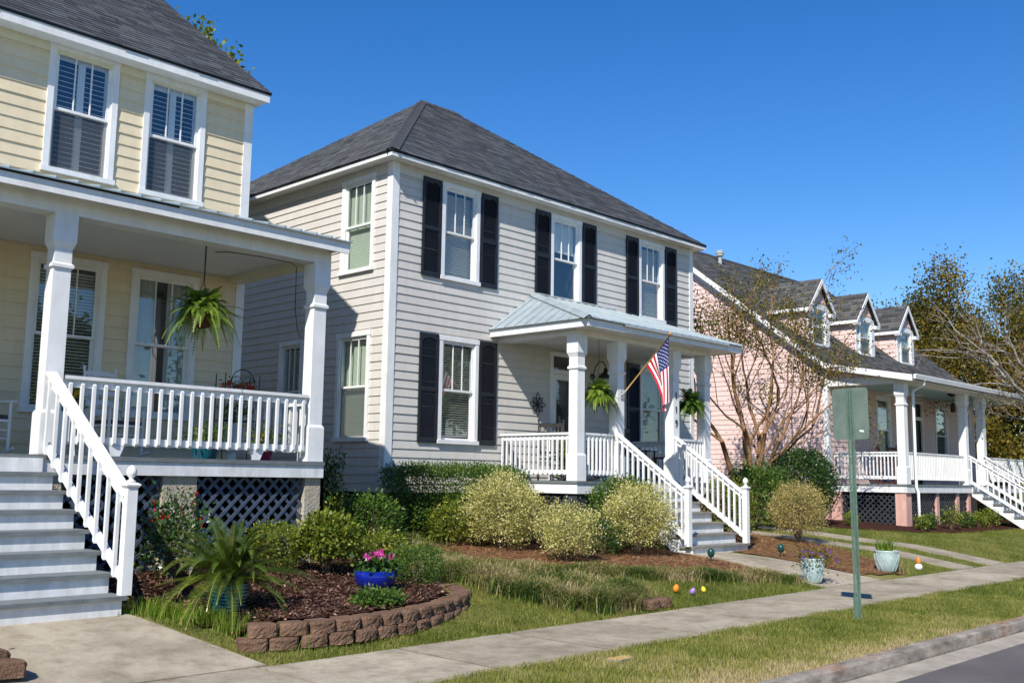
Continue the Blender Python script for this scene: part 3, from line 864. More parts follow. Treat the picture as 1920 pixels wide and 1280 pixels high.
WCACHE = {}
def window_meshes(W, H, kind):
    key = (round(W, 3), round(H, 3), kind)
    if key in WCACHE: return WCACHE[key]
    cw = 0.085
    res = {}
    cs = MB()
    cs.box(-W / 2, -.045, 0.0, -W / 2 + cw, .02, H - cw)
    cs.box(W / 2 - cw, -.045, 0.0, W / 2, .02, H - cw)
    cs.box(-W / 2 - .012, -.052, H - cw, W / 2 + .012, .02, H)
    cs.box(-W / 2 - .02, -.075, -.035, W / 2 + .02, .02, .035)
    iw = W / 2 - cw
    z0, z1 = 0.035, H - cw
    cs.box(-iw, -.03, z0, -iw + .02, .10, z1)
    cs.box(iw - .02, -.03, z0, iw, .10, z1)
    cs.box(-iw + .02, -.03, z1 - .02, iw - .02, .10, z1)
    res['casing'] = cs.mesh('window', 'white')
    jw = iw - .02
    mid = (z0 + z1) / 2
    f = .04
    def sash(a, b, y):
        q = MB()
        q.box(-jw, y, a, -jw + f, y + .028, b); q.box(jw - f, y, a, jw, y + .028, b)
        q.box(-jw + f, y + .001, a, jw - f, y + .027, a + f); q.box(-jw + f, y + .001, b - f, jw - f, y + .027, b)
        return q
    res['sash_u'] = sash(mid - .018, z1 - .02, -.004).mesh('sash', 'white')
    res['sash_l'] = sash(z0, mid + .018, .030).mesh('sash', 'white')
    gu = MB().add([(-jw + f, .011, mid + .02), (jw - f, .011, mid + .02), (jw - f, .011, z1 - .02 - f), (-jw + f, .011, z1 - .02 - f)], [(0, 1, 2, 3)])
    gl_ = MB().add([(-jw + f, .045, z0 + f), (jw - f, .045, z0 + f), (jw - f, .045, mid - .02), (-jw + f, .045, mid - .02)], [(0, 1, 2, 3)])
    gm = 'glass_tint' if kind in ('tint', 'closed') else 'glass'
    res['pane_u'] = gu.mesh('pane', gm)
    res['pane_l'] = gl_.mesh('pane', gm)
    mm = MB().box(-.008, .0, mid + .015, .008, .024, z1 - .06)
    res['muntin'] = mm.mesh('muntin', 'white')
    res['muntin_x'] = ((jw - f) / 3.0)
    res['mid'] = mid
    sc = MB().add([(-jw + .01, .022, z0 + .01), (jw - .01, .022, z0 + .01), (jw - .01, .022, mid - .03), (-jw + .01, .022, mid - .03)], [(0, 1, 2, 3)])
    res['screen'] = sc.mesh('insect_screen', 'screen')
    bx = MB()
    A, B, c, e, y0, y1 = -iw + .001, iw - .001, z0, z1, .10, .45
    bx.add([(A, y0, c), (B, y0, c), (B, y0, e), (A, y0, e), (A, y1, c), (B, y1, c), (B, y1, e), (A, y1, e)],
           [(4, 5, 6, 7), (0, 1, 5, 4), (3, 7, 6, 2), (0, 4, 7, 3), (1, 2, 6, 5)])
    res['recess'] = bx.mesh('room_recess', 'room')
    sl_ = MB()
    pitch = 0.045
    k = int((z1 - z0 - .08) / pitch)
    for i in range(k):
        zz = z0 + .04 + i * pitch
        sl_.add([(-jw + .01, .095, zz + .012), (jw - .01, .095, zz + .012), (jw - .01, .132, zz - .012), (-jw + .01, .132, zz - .012)], [(0, 1, 2, 3)])
    res['blind'] = sl_.mesh('blind_slats', 'blind')
    cl = MB()
    for i in range(int((z1 - z0 - .05) / .042)):
        zz = z0 + .03 + i * .042
        cl.add([(-jw + .01, .10, zz), (jw - .01, .10, zz), (jw - .01, .112, zz + .044), (-jw + .01, .112, zz + .044)], [(0, 1, 2, 3)])
    res['closed'] = cl.mesh('blind_slats', 'blind')
    # indoor plantation shutters: stiles plus separate louvres
    st = MB()
    for x in (-jw + .0, -.05, .0, jw - .05):
        st.box(x, .075, z0 + .01, x + .05, .10, z1 - .02)
    st.box(-jw + .05, .076, z1 - .12, -.05, .099, z1 - .021)
    st.box(.05, .076, z1 - .12, jw - .05, .099, z1 - .021)
    res['stiles'] = st.mesh('shutter_stiles', 'white')
    lw = jw - .10
    lv = MB().hexa([(0, -.028, -.016), (lw, -.028, -.016), (lw, .026, .004), (0, .026, .004), (0, -.028, -.008), (lw, -.028, -.008), (lw, .026, .012), (0, .026, .012)])
    res['louvre'] = lv.mesh('louvre', 'white')
    res['louvre_x'] = (-jw + .05, .05)
    res['louvre_z'] = np.arange(z0 + .07, z1 - .14, .072)
    cu = MB()
    n = 26
    for i in range(n):
        xa = -jw + 2 * jw * i / n; xb = -jw + 2 * jw * (i + 1) / n
        ya = .12 + .025 * math.sin(i * 1.9); yb = .12 + .025 * math.sin((i + 1) * 1.9)
        if .40 < i / n < .58: continue
        cu.add([(xa, ya, z0), (xb, yb, z0), (xb, yb, z1), (xa, ya, z1)], [(0, 1, 2, 3)])
    res['curtain'] = cu.mesh('curtain', 'curtain')
    WCACHE[key] = res
    return res

def window(house, org, rz, uc, zb, W, H, kind='blind', muntins=2, screen=False, label=None):
    r = window_meshes(W, H, 'tint' if kind == 'tint' else kind)
    wo_ = inst('window', r['casing'], house, L2W(org, rz, uc, 0, zb), (0, 0, rz))
    if label: wo_['label'] = label
    def sub(nm, me, loc=(0, 0, 0)): return inst(nm, me, wo_, loc, local=True)
    sub('sash', r['sash_u']); sub('sash', r['sash_l'])
    sub('pane', r['pane_u']); sub('pane', r['pane_l'])
    if muntins:
        for s_ in ((-1, 1) if muntins == 2 else (0,)):
            sub('muntin', r['muntin'], (s_ * r['muntin_x'], 0, 0))
    if screen: sub('insect_screen', r['screen'])
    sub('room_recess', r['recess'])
    if kind in ('blind', 'tint'):
        b = sub('blind_slats', r['blind']); b['kind'] = 'stuff'
    elif kind == 'closed':
        b = sub('blind_slats', r['closed']); b['kind'] = 'stuff'
    elif kind == 'plantation':
        sub('shutter_stiles', r['stiles'])
        for x in r['louvre_x']:
            for z in r['louvre_z']: sub('louvre', r['louvre'], (x, .088, float(z)))
    elif kind == 'curtain':
        sub('curtain', r['curtain'])
    return wo_

def opening(uc, zb, W, H):
    cw = .085
    return (uc - W / 2 + cw - .004, uc + W / 2 - cw + .004, zb + .03, zb + H - cw + .004)
def covered(uc, zb, W, H):
    return (uc - W / 2 + .01, uc + W / 2 - .01, zb - .02, zb + H - .01)

SH = {}
def shutter(house, org, rz, uc, zb, W, H):
    key = (round(W, 3), round(H, 3))
    if key not in SH:
        f = MB()
        f.box(-W / 2, -.055, 0, -W / 2 + .055, -.024, H); f.box(W / 2 - .055, -.055, 0, W / 2, -.024, H)
        f.box(-W / 2 + .055, -.054, 0, W / 2 - .055, -.025, .09)
        f.box(-W / 2 + .055, -.054, H * .47, W / 2 - .055, -.025, H * .47 + .07)
        # arched head rail
        n = 10
        pts = [(-W / 2 + .055, H - .001), (-W / 2 + .055, H - .13)]
        for i in range(n + 1):
            t = i / n
            pts.append((-W / 2 + .055 + (W - .11) * t, H - .13 + .055 * math.sin(PI * t)))
        pts.append((W / 2 - .055, H - .001))
        f.prism(pts, 'y', -.054, -.025)
        l = MB()
        for a, b in ((.09, H * .47), (H * .47 + .07, H - .08)):
            k = int((b - a) / .036)
            for i in range(k):
                z = a + .018 + i * .036
                l.hexa([(-W / 2 + .056, -.047, z - .018), (W / 2 - .056, -.047, z - .018), (W / 2 - .056, -.043, z - .018), (-W / 2 + .056, -.043, z - .018),
                        (-W / 2 + .056, -.028, z + .014), (W / 2 - .056, -.028, z + .014), (W / 2 - .056, -.024, z + .014), (-W / 2 + .056, -.024, z + .014)])
        b_ = MB().box(-W / 2 + .05, -.024, .01, W / 2 - .05, -.021, H - .01)
        SH[key] = (f.mesh('shutter', 'shutter'), l.mesh('louvre_bank', 'shutter'), b_.mesh('shutter_back', 'shutter'))
    a, b, c = SH[key]
    o = inst('shutter', a, house, L2W(org, rz, uc, 0, zb), (0, 0, rz))
    l = inst('louvre_bank', b, o, (0, 0, 0), local=True); l['kind'] = 'stuff'
    inst('shutter_back', c, o, (0, 0, 0), local=True)
    return o

def shingles(roof, name, P0, U, Vv, clip, mat, expo=0.145, wid=0.31, nu=None, nv=None, th=0.012):
    """asphalt shingles on a slope: P0 eave corner, U unit along eave, Vv unit up the slope; clip(u,v)->keep range (u0,u1) for each course"""
    P0 = np.array(P0, float); U = np.array(U, float); Vv = np.array(Vv, float)
    N = np.cross(U, Vv); N /= np.linalg.norm(N)
    if N[2] < 0: N = -N
    vs, rn = [], []
    for j in range(nv):
        v0 = j * expo
        a0, a1 = clip(v0)
        b0, b1 = clip(v0 + expo)
        lo, hi = max(a0, b0) if a0 < b0 else a0, None
        lo = min(a0, b0); hi = max(a1, b1)
        u = lo - rng.uniform(0, wid)
        while u < hi:
            w_ = wid * rng.uniform(.45, 1.25)
            x0, x1 = max(u, a0), min(u + w_, a1)
            y0, y1 = max(u, b0), min(u + w_, b1)
            u += w_
            if x1 - x0 < .01 and y1 - y0 < .01: continue
            if y1 < y0: y0 = y1 = (b0 if x1 < b0 else b1)
            if x1 < x0: x0 = x1 = (x0 + x1) / 2
            t1 = th * rng.uniform(.6, 1.5); t0 = .002
            dv = rng.choice([0.0, 0.0, .012])
            p = [P0 + U * (x0 + .002) + Vv * (v0 - dv), P0 + U * (x1 - .002) + Vv * (v0 - dv), P0 + U * (y1 - .002) + Vv * (v0 + expo), P0 + U * (y0 + .002) + Vv * (v0 + expo)]
            q = [p[0] + N * t1, p[1] + N * t1, p[2] + N * t0, p[3] + N * t0]
            p = [z - N * .002 for z in p]
            b = len(vs)
            vs += [p[0], p[1], q[0], q[1], q[2], q[3]]
            rn.append(rng.random())
    V = np.array(vs)
    n = len(rn)
    b = (np.arange(n) * 6)[:, None]
    F = np.concatenate([b + np.array([[2, 3, 4, 5]]), b + np.array([[0, 1, 3, 2]])], 1).reshape(-1, 4)
    me = raw_mesh(name, V, F, mat, np.repeat(rn, 2))
    return raw_obj(name, me, roof, kind='stuff')

def sq_pillar(house, x, y, z0, z1, w=.25, label=None):
    """square porch column, x,y centre: shaft with capital, collar and plinth as sub-parts"""
    h = w / 2
    sh = part('pillar', MB().lathe([(h * .82, 0), (h * .80, z1 - z0)], x, y, z0, square=True), 'white', house)
    part('plinth', MB().lathe([(h, 0.003), (h, .46), (h * .93, .485), (h * .83, .50)], x, y, z0, square=True), 'white', sh)
    H = z1 - z0
    part('collar', MB().lathe([(h * .81, -.02), (h * .99, .0), (h * .99, .035), (h * .81, .055)], x, y, z0 + H - .62, square=True), 'white', sh)
    part('capital', MB().lathe([(h * .81, -.03), (h * .90, 0.0), (h * 1.06, .05), (h * 1.06, .37)], x, y, z0 + H - .372, square=True), 'white', sh)
    return sh

PK = {}
def picket_mesh(h, w=.036):
    key = (round(h, 2), w)
    if key not in PK:
        mb = MB().prism([(-w / 2, .035), (w / 2, 0), (w / 2, h), (-w / 2, h - .03)], 'x', -w / 2, w / 2)
        PK[key] = mb.mesh('baluster', 'white')
    return PK[key]

def railing(house, A, B, zt, zb, n, face=1, w=.036, mat='white', sub='baluster', joined=False):
    """porch railing from A to B (x,y), pickets on the outer face; face=+1 puts them on the left-hand normal"""
    a = Vector((A[0], A[1], 0)); b = Vector((B[0], B[1], 0))
    d = (b - a).normalized(); nrm = Vector((-d.y, d.x, 0)) * face
    L = (b - a).length
    ang = math.atan2(d.y, d.x)
    mb = MB()
    mb.bar((A[0], A[1], zt - .02), (B[0], B[1], zt - .02), .115, .04)
    mb.bar((A[0], A[1], zt - .084), (B[0], B[1], zt - .084), .038, .090)
    r = part('railing', mb, mat, house)
    part('bottom_rail', MB().bar((A[0], A[1], zb + .045), (B[0], B[1], zb + .045), .038, .088), mat, r)
    me = picket_mesh(zt - zb - .05, w)
    off = nrm * (.019 + w / 2 + .001)
    rot = (0, 0, math.atan2(-nrm.x, nrm.y) + PI)
    if joined:
        jm = MB()
        for k in range(n):
            p = a + d * (L * (k + .5) / n) + off
            jm.bar((p.x, p.y, zb - .01), (p.x, p.y, zt - .06), w, w, up=tuple(d))
        part('balusters', jm, mat, r, kind='stuff')
        return r
    for k in range(n):
        p = a + d * (L * (k + .5) / n) + off
        inst(sub, me, r, (p.x, p.y, zb - .012), rot)
    return r

def newel(house, x, y, z0, z1, w=.10, mat='white'):
    h = w / 2
    p = part('newel_post', MB().lathe([(h, 0), (h, z1 - z0)], x, y, z0, square=True), mat, house)
    part('cap', MB().lathe([(h * 1.1, .001), (h * 1.4, .02), (h * 1.4, .035), (h * .9, .05)], x, y, z1, square=True), mat, p)
    part('finial', MB().lathe([(.045, .051), (.045, .065), (.02, .082), (.022, .095), (.048, .125), (.052, .155), (.04, .19), (.018, .212), (.004, .218)], x, y, z1, 20), mat, p, smooth=True)
    return p

def stairs(house, x0, x1, ybase, zbase, nr, rise, run, riser_mat, tread_mat, rail_xs, rail_h=.90, npk=10):
    """straight flight climbing in +y"""
    st = None
    for x in (x0 + .03, x1 - .03, (x0 + x1) / 2):
        poly = []
        for k in range(nr):
            y = ybase + k * run + .022
            poly += [(y, zbase + k * rise - (0.06 if k == 0 else 0)), (y, zbase + (k + 1) * rise - .04)]
        yt = ybase + (nr - 1) * run + .02
        poly += [(yt + .02, zbase + nr * rise - .04), (yt + .02, zbase + nr * rise - .34), (ybase + .26, zbase - .06)]
        o_ = part('stairs' if st is None else 'stringer', MB().prism(poly, 'x', x - .02, x + .02), riser_mat, st or house)
        st = st or o_
    for k in range(nr):
        y = ybase + k * run
        part('riser', MB().box(x0 + .001, y, zbase + k * rise - (.06 if k == 0 else .004), x1 - .001, y + .02, zbase + (k + 1) * rise - .041), riser_mat, st)
        if k < nr - 1:
            dx = .03
            part('tread', MB().box(x0 - dx, y - .038, zbase + (k + 1) * rise - .04, x1 + dx, y + run - .002, zbase + (k + 1) * rise), tread_mat, st)
    # sloping rails
    sl_ = rise / run
    yb_, yt_ = ybase + .02, ybase + (nr - 1) * run + .06
    for x in rail_xs:
        zb_ = zbase + rise
        nb = zb_ + rail_h + .03
        newel(house, x, yb_ + .03, zb_ - .001, nb)
        A = Vector((x, yb_ + .06, zb_ + rail_h - .10)); B = Vector((x, yt_, zb_ + rail_h - .10 + (yt_ - yb_ - .06) * sl_))
        C_ = Vector((x, yb_ + .06, zb_ + .13)); D = Vector((x, yt_, zb_ + .13 + (yt_ - yb_ - .06) * sl_))
        q = MB()
        q.bar(A + Vector((0, 0, .045)), B + Vector((0, 0, .045)), .12, .035)
        q.bar(A - Vector((0, 0, .018)), B - Vector((0, 0, .018)), .038, .096)
        r = part('stair_railing', q, 'white', house)
        part('bottom_rail', MB().bar(C_, D, .038, .09), 'white', r)
        for k in range(npk):
            t = (k + .6) / npk
            p = A.lerp(B, t)
            zz = C_.lerp(D, t).z
            dsl = .018 * sl_
            yy = p.y
            b_ = MB().hexa([(x - .055, yy - .018, zz - .05 - dsl), (x - .02, yy - .018, zz - .05 - dsl), (x - .02, yy + .018, zz - .05 + dsl), (x - .055, yy + .018, zz - .05 + dsl),
                            (x - .055, yy - .018, p.z + .01 - dsl), (x - .02, yy - .018, p.z + .01 - dsl), (x - .02, yy + .018, p.z + .01 + dsl), (x - .055, yy + .018, p.z + .01 + dsl)])
            part('baluster', b_, 'white', r)
    return st

def lattice(house, org, rz, u0, u1, z0, z1, mat, pitch=.115, w=.036, joined=False, dback=.35, lean=1.0):
    """diagonal lattice panel in a wall frame, slats in two layers"""
    fr = MB()
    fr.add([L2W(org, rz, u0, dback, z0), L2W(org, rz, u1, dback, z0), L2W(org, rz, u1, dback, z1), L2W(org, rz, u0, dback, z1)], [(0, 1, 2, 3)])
    pan = part('lattice_panel', fr, 'void', house)  # backing sheet painted near-black as the shade behind the slats
    jm = MB()
    H = z1 - z0
    hw = w / 2 * math.sqrt(1 + lean * lean)
    for layer, sgn in ((0, 1), (1, -1)):
        d0 = .0 if layer == 0 else .011
        c = u0 - H / lean if sgn > 0 else u0
        cmax = u1 if sgn > 0 else u1 + H / lean
        while c < cmax:
            # slat centre line u = c + sgn*(z-z0)/lean
            def at(z): return c + sgn * (z - z0) / lean
            za, zb = z0, z1
            ua, ub = at(za), at(zb)
            # clip to [u0,u1]
            t0, t1 = 0.0, 1.0
            if ub != ua:
                ta = (u0 - ua) / (ub - ua); tb = (u1 - ua) / (ub - ua)
                t0 = max(t0, min(ta, tb)); t1 = min(t1, max(ta, tb))
            if t1 - t0 > .05:
                z_0 = za + (zb - za) * t0; z_1 = za + (zb - za) * t1
                ua, ub = at(z_0), at(z_1)
                pts = []
                for dd in (d0 + .009, d0):
                    pts.append([L2W(org, rz, ua - hw, dd, z_0), L2W(org, rz, ua + hw, dd, z_0), L2W(org, rz, ub + hw, dd, z_1), L2W(org, rz, ub - hw, dd, z_1)])
                vs = pts[0] + pts[1]
                fs = [(0, 3, 2, 1), (4, 5, 6, 7), (0, 1, 5, 4), (1, 2, 6, 5), (2, 3, 7, 6), (3, 0, 4, 7)]
                if joined: jm.add(vs, fs)
                else: part('lattice_slat', MB().add(vs, fs), mat, pan)
            c += pitch
    if joined: part('lattice_slats', jm, mat, pan, kind='stuff')
    return pan

# ================================================================== CREAM HOUSE
def cream_house():
    H = root('cream_house', 'two-storey cream clapboard house with deep white porch and grey steps', 'house', (4.5, 14.0, gf(4.5, 14)))
    XL, XR, YW = -1.2, 8.36, 14.0
    org = (0, YW)
    ups = [(3.85, 5.70, .99, 1.83), (5.68, 5.70, .99, 1.83), (7.07, 5.67, .99, 1.83)]
    los = [(3.2, 2.42, 1.05, 2.12), (5.67, 2.42, 1.05, 2.12), (7.08, 2.42, 1.05, 2.12)]
    ops = [opening(*o) for o in ups + los]
    cov = [covered(*o) for o in ups + los]
    wl = wall_sheet(H, 'wall', org, 0, XL, XR, 1.25, 7.62, ops, 'cream')
    siding(wl, org, 0, XL, XR - .115, 5.30, 7.36, .168, 'cream', cov)
    siding(wl, org, 0, XL, XR - .115, 1.80, 4.62, .168, 'cream', cov)
    sd = MB(); sd.box(XL, YW + .002, 1.25, XL + .1, YW + 9.0, 7.62); sd.box(XR - .1, YW + .002, 1.25, XR, YW + 9.0, 7.62); sd.box(XL + .1, YW + 8.9, 1.25, XR - .1, YW + 9.0, 7.62)
    sd.box(XL + .1, YW + .5, 7.55, XR - .1, YW + 8.9, 7.6)
    # gable triangles
    sd.prism([(YW + .002, 7.62), (YW + 9.0, 7.62), (YW + 4.5, 7.62 + 4.5 * .73)], 'x', XR - .1, XR)
    sd.prism([(YW + .002, 7.62), (YW + 9.0, 7.62), (YW + 4.5, 7.62 + 4.5 * .73)], 'x', XL, XL + .1)
    part('side_walls', sd, 'cream', H)
    part('corner_board', MB().box(XR - .115, YW - .032, 1.80, XR + .03, YW + .11, 7.48), 'white', H)
    part('frieze_board', MB().box(XL, YW - .028, 7.36, XR - .115, YW, 7.56), 'cream_trim', H)
    for (u, z, W, h) in ups: window(H, org, 0, u, z, W, h, 'plantation', 2, True)
    window(H, org, 0, *los[0], 'blind'); window(H, org, 0, *los[1], 'blind'); window(H, org, 0, *los[2], 'curtain')
    # main roof: side gable, eave at y 13.68
    ye, ze, p = 13.68, 7.64, .73
    yr = YW + 4.5; zr = ze + (yr - ye) * p
    xl, xr = XL - .2, XR + .16
    rf = MB()
    rf.add([(xl, ye, ze), (xr, ye, ze), (xr, yr, zr), (xl, yr, zr), (xl, yr * 2 - ye, ze), (xr, yr * 2 - ye, ze),
            (xl, ye, ze - .03), (xr, ye, ze - .03), (xr, yr, zr - .10), (xl, yr, zr - .10), (xl, yr * 2 - ye, ze - .03), (xr, yr * 2 - ye, ze - .03)],
           [(0, 1, 2, 3), (3, 2, 5, 4), (0, 6, 7, 1), (1, 7, 8, 2), (2, 8, 11, 5), (4, 5, 11, 10), (3, 9, 6, 0), (4, 10, 9, 3), (6, 9, 8, 7), (9, 10, 11, 8)])
    roof = part('roof', rf, 'shingle', H)
    c = 1 / math.sqrt(1 + p * p)
    Ls = (yr - ye) / c
    shingles(roof, 'shingles', (xl, ye - .02, ze + .002 - .02 * p), (1, 0, 0), (0, c, p * c), lambda v: (0, xr - xl), 'shingle', nv=int(Ls / .145) + 1)
    part('fascia', MB().box(xl, ye, ze - .165, xr - .02, ye + .03, ze - .032), 'white', H)
    part('soffit', MB().box(xl, ye + .03, ze - .15, xr - .03, YW - .002, ze - .13), 'white', H)
    part('drip_edge', MB().box(xl, ye - .012, ze - .045, xr, ye - .001, ze - .006), 'black', H)
    part('gable_soffit', MB().box(XR + .032, YW - .002, ze - .15, xr - .03, YW + .4, ze - .13), 'white', H)
    # porch
    yd, zd = 11.65, 1.80
    bd = MB()
    dk = part('porch_deck', MB().box(XL, yd - .02, zd - .05, XR, YW - .003, zd), 'deck', H)
    part('skirt_board', MB().box(XL, yd, zd - .215, XR - .002, yd + .035, zd - .052), 'white_worn', H)
    part('skirt_board', MB().box(XR - .035, yd + .036, zd - .215, XR - .001, YW - .01, zd - .052), 'white_worn', H)
    for x in (.9, 2.42, 4.66, 8.225):
        sq_pillar(H, x, yd + .14, zd + .001, 4.55, .25)
    part('porch_beam', MB().box(XL, yd + .015, 4.55, XR, yd + .265, 4.76), 'white', H)
    part('porch_beam', MB().box(XR - .25, yd + .268, 4.552, XR - .005, YW - .003, 4.76), 'cream_trim', H)
    part('porch_ceiling', MB().box(XL, yd + .266, 4.63, XR - .252, YW - .003, 4.66), 'ceiling', H)
    zf = 4.70; yf = 11.42
    part('porch_fascia', MB().box(XL, yf, zf, XR + .13, yf + .03, zf + .165), 'white', H)
    part('porch_soffit', MB().box(XL, yf + .03, zf + .055, XR + .12, yd + .014, zf + .07), 'white', H)
    pr = MB().prism([(yf - .04, zf + .168), (YW, zf + .168 + .6), (YW, zf + .168 + .58), (yf - .04, zf + .15)], 'x', XL, XR + .16)
    proof = part('porch_roof', pr, 'metal_roof', H)
    part('porch_gable_trim', MB().prism([(yf + .03, zf + .02), (yf + .03, zf + .16), (YW, zf + .16 + .575), (YW, zf + .02)], 'x', XR - .03, XR + .0), 'cream_trim', H)
    for k in range(38):
        x = XL + .1 + k * .25
        part('roof_rib', MB().prism([(yf - .045, zf + .169), (yf - .045, zf + .192), (YW - .01, zf + .192 + .6), (YW - .01, zf + .169 + .597)], 'x', x - .012, x + .012), 'metal_roof', proof)
    part('drip_edge', MB().box(XL, yf - .012, zf + .13, 5.9, yf - .001, zf + .162), 'black', H)
    # porch railings
    railing(H, (4.79, yd + .10), (8.10, yd + .10), 2.705, 1.93, 24, face=-1)
    railing(H, (XR - .11, yd + .28), (XR - .11, YW - .05), 2.705, 1.93, 15, face=-1)
    railing(H, (1.03, yd + .10), (2.3, yd + .10), 2.705, 1.93, 9, face=-1)
    for x in (5.45, 7.35):
        part('rail_foot', MB().prism([(x - .10, 1.925), (x - .05, zd + .004), (x + .05, zd + .004), (x + .10, 1.925)], 'y', yd + .08, yd + .12), 'white', H)
    # steps
    zb = .27
    stairs(H, 2.62, 4.58, 9.52, zb, 8, (zd - zb) / 8, .30, 'white_worn', 'deck', (2.66, 4.62), .98, 9)
    # under the porch
    for (a, b) in ((2.4, 2.75), (4.5, 4.83), (6.05, 6.50), (8.10, 8.35)):
        part('pier', MB().box(a, yd + .05, .2, b, yd + .38, zd - .216), 'stucco', H)
    o2 = (0, yd + .10)
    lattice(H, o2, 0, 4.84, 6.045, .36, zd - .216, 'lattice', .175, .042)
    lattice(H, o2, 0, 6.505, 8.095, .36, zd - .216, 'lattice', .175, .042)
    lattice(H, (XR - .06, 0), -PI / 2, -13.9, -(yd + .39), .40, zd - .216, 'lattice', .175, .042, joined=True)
    part('foundation', MB().box(XL + .05, YW + .05, .2, XR - .05, YW + 8.9, 1.27), 'stucco', H)
    # trailing black cable under the ceiling
    cb = MB().tube([(7.02, 12.5, 4.625), (7.12, 12.3, 4.618), (7.5, 12.15, 4.60), (7.9, 11.97, 4.555), (7.98, 11.95, 4.50), (7.99, 11.95, 3.9), (8.03, 11.93, 3.6), (8.1, 11.93, 3.5)], .006, 5)
    part('cable', cb, 'black', H)
    return H
cream_house()

# ================================================================== GREY HOUSE
def hip_clip(L, k0, k1):
    return lambda v: (min(v * k0, L / 2), max(L - v * k1, L / 2))

def grey_house():
    XL, XR, YW, YB = 11.44, 20.98, 14.15, 22.4
    H = root('grey_house', 'two-storey grey-beige clapboard house with charcoal shutters and hipped roof', 'house', (16.2, 14.15, gf(16, 14)))
    org = (0, YW)
    ups = [(13.12, 5.35, 1.0, 1.85), (16.22, 5.35, 1.0, 1.85), (19.29, 5.35, 1.0, 1.85)]
    los = [(13.145, 2.27, 1.02, 1.98), (19.33, 2.27, 1.0, 1.98)]
    door = (16.25, 1.585, 1.05, 2.67)
    dop = (15.80, 16.70, 1.6, 4.18)
    ops = [opening(*o) for o in ups + los] + [dop]
    cov = [covered(*o) for o in ups + los] + [(15.74, 16.76, 1.5, 4.25)]
    Z0 = 1.34
    wl = wall_sheet(H, 'wall', org, 0, XL, XR, Z0, 7.36, ops, 'greige')
    siding(wl, org, 0, XL + .125, XR - .125, Z0, 7.12, .155, 'greige', cov)
    part('frieze_board', MB().box(XL + .126, YW - .03, 7.12, XR - .126, YW, 7.34), 'greige', H)
    lo = (XL, YB); lu = lambda y: YB - y
    sides = [(lu(15.13), 5.40, 1.0, 1.80), (lu(15.13), 2.27, 1.0, 1.98), (lu(17.15), 2.27, .82, 1.98), (lu(20.4), 3.55, .75, 1.0)]
    sops = [opening(*o) for o in sides]; scov = [covered(*o) for o in sides]
    wl2 = wall_sheet(H, 'side_wall', lo, -PI / 2, 0, YB - YW, Z0, 7.36, sops, 'greige')
    siding(wl2, lo, -PI / 2, 0, YB - YW - .125, Z0, 7.12, .155, 'greige', scov)
    part('frieze_board', MB().box(XL - .03, YW + .126, 7.12, XL, YB, 7.34), 'greige', H)
    bk = MB().box(XR - .05, YW + .003, Z0, XR, YB, 7.36).box(XL + .004, YB - .05, Z0, XR - .05, YB, 7.36)
    bk.box(XL + .6, YW + .6, 7.28, XR - .06, YB - .06, 7.3)
    part('far_walls', bk, 'greige', H)
    part('corner_board', MB().box(XL - .034, YW - .034, Z0 - .02, XL + .125, YW + .125, 7.33), 'white', H)
    part('corner_board', MB().box(XR - .125, YW - .034, Z0 - .02, XR + .03, YW + .12, 7.33), 'white', H)
    part('foundation', MB().box(XL + .25, YW + .25, .1, XR - .25, YB - .2, Z0 + .02), 'void', H)  # near-black box stands in for the unlit crawl space, shade put in its colour
    window(H, org, 0, *ups[0], 'blind'); window(H, org, 0, *ups[1], 'plain'); window(H, org, 0, *ups[2], 'blind')
    window(H, org, 0, *los[0], 'blind'); window(H, org, 0, *los[1], 'closed', 0)
    for k, o in enumerate(sides):
        window(H, lo, -PI / 2, *o, 'closed' if k < 2 else 'blind', 2, k in (1,))
    # a half-lowered shade in the plain window
    part('roller_shade', MB().box(15.86, YW + .085, 6.42, 16.58, YW + .09, 7.1), 'blind', H)
    for (u, z, W, h) in ups + [los[0]]:
        shutter(H, org, 0, u - W / 2 - .255, z - .03, .46, h + .03)
        shutter(H, org, 0, u + W / 2 + .265, z - .03, .46, h + .03)
    shutter(H, org, 0, los[1][0] - .755, los[1][1] - .03, .46, 2.01)
    # door with transom
    dc = MB()
    dc.box(15.74, YW - .045, 1.59, 15.83, YW + .02, 4.17); dc.box(16.67, YW - .045, 1.59, 16.76, YW + .02, 4.17)
    dc.box(15.72, YW - .052, 4.17, 16.78, YW + .02, 4.26); dc.box(15.83, YW - .04, 3.80, 16.67, YW + .05, 3.89)
    d = part('door', dc, 'white', H)
    df = MB(); df.box(15.835, YW - .02, 1.60, 15.95, YW + .02, 3.795); df.box(16.55, YW - .02, 1.60, 16.665, YW + .02, 3.795)
    df.box(15.95, YW - .019, 1.60, 16.55, YW + .019, 2.0); df.box(15.95, YW - .019, 3.68, 16.55, YW + .019, 3.795)
    part('storm_door', df, 'white', d)
    gl_ = MB().add([(15.95, YW, 2.0), (16.55, YW, 2.0), (16.55, YW, 3.68), (15.95, YW, 3.68)], [(0, 1, 2, 3)])
    part('pane', gl_, 'glass', d)
    part('transom_pane', MB().add([(15.83, YW, 3.89), (16.67, YW, 3.89), (16.67, YW, 4.17), (15.83, YW, 4.17)], [(0, 1, 2, 3)]), 'glass', d)
    part('inner_door', MB().box(15.80, YW + .10, 1.55, 16.70, YW + .14, 4.2), 'dark_wood', d)
    part('handle', MB().box(15.88, YW - .06, 2.62, 15.905, YW - .021, 2.76), 'black', d)
    # roof
    ex0, ex1, ey0, ze, p = XL - .29, XR + .22, YW - .295, 7.43, .735
    dd = (YB + .29 - ey0) / 2
    yr = ey0 + dd; zr = ze + dd * p
    a0, a1 = ex0 + dd, ex1 - dd
    yb = ey0 + 2 * dd
    rf = MB()
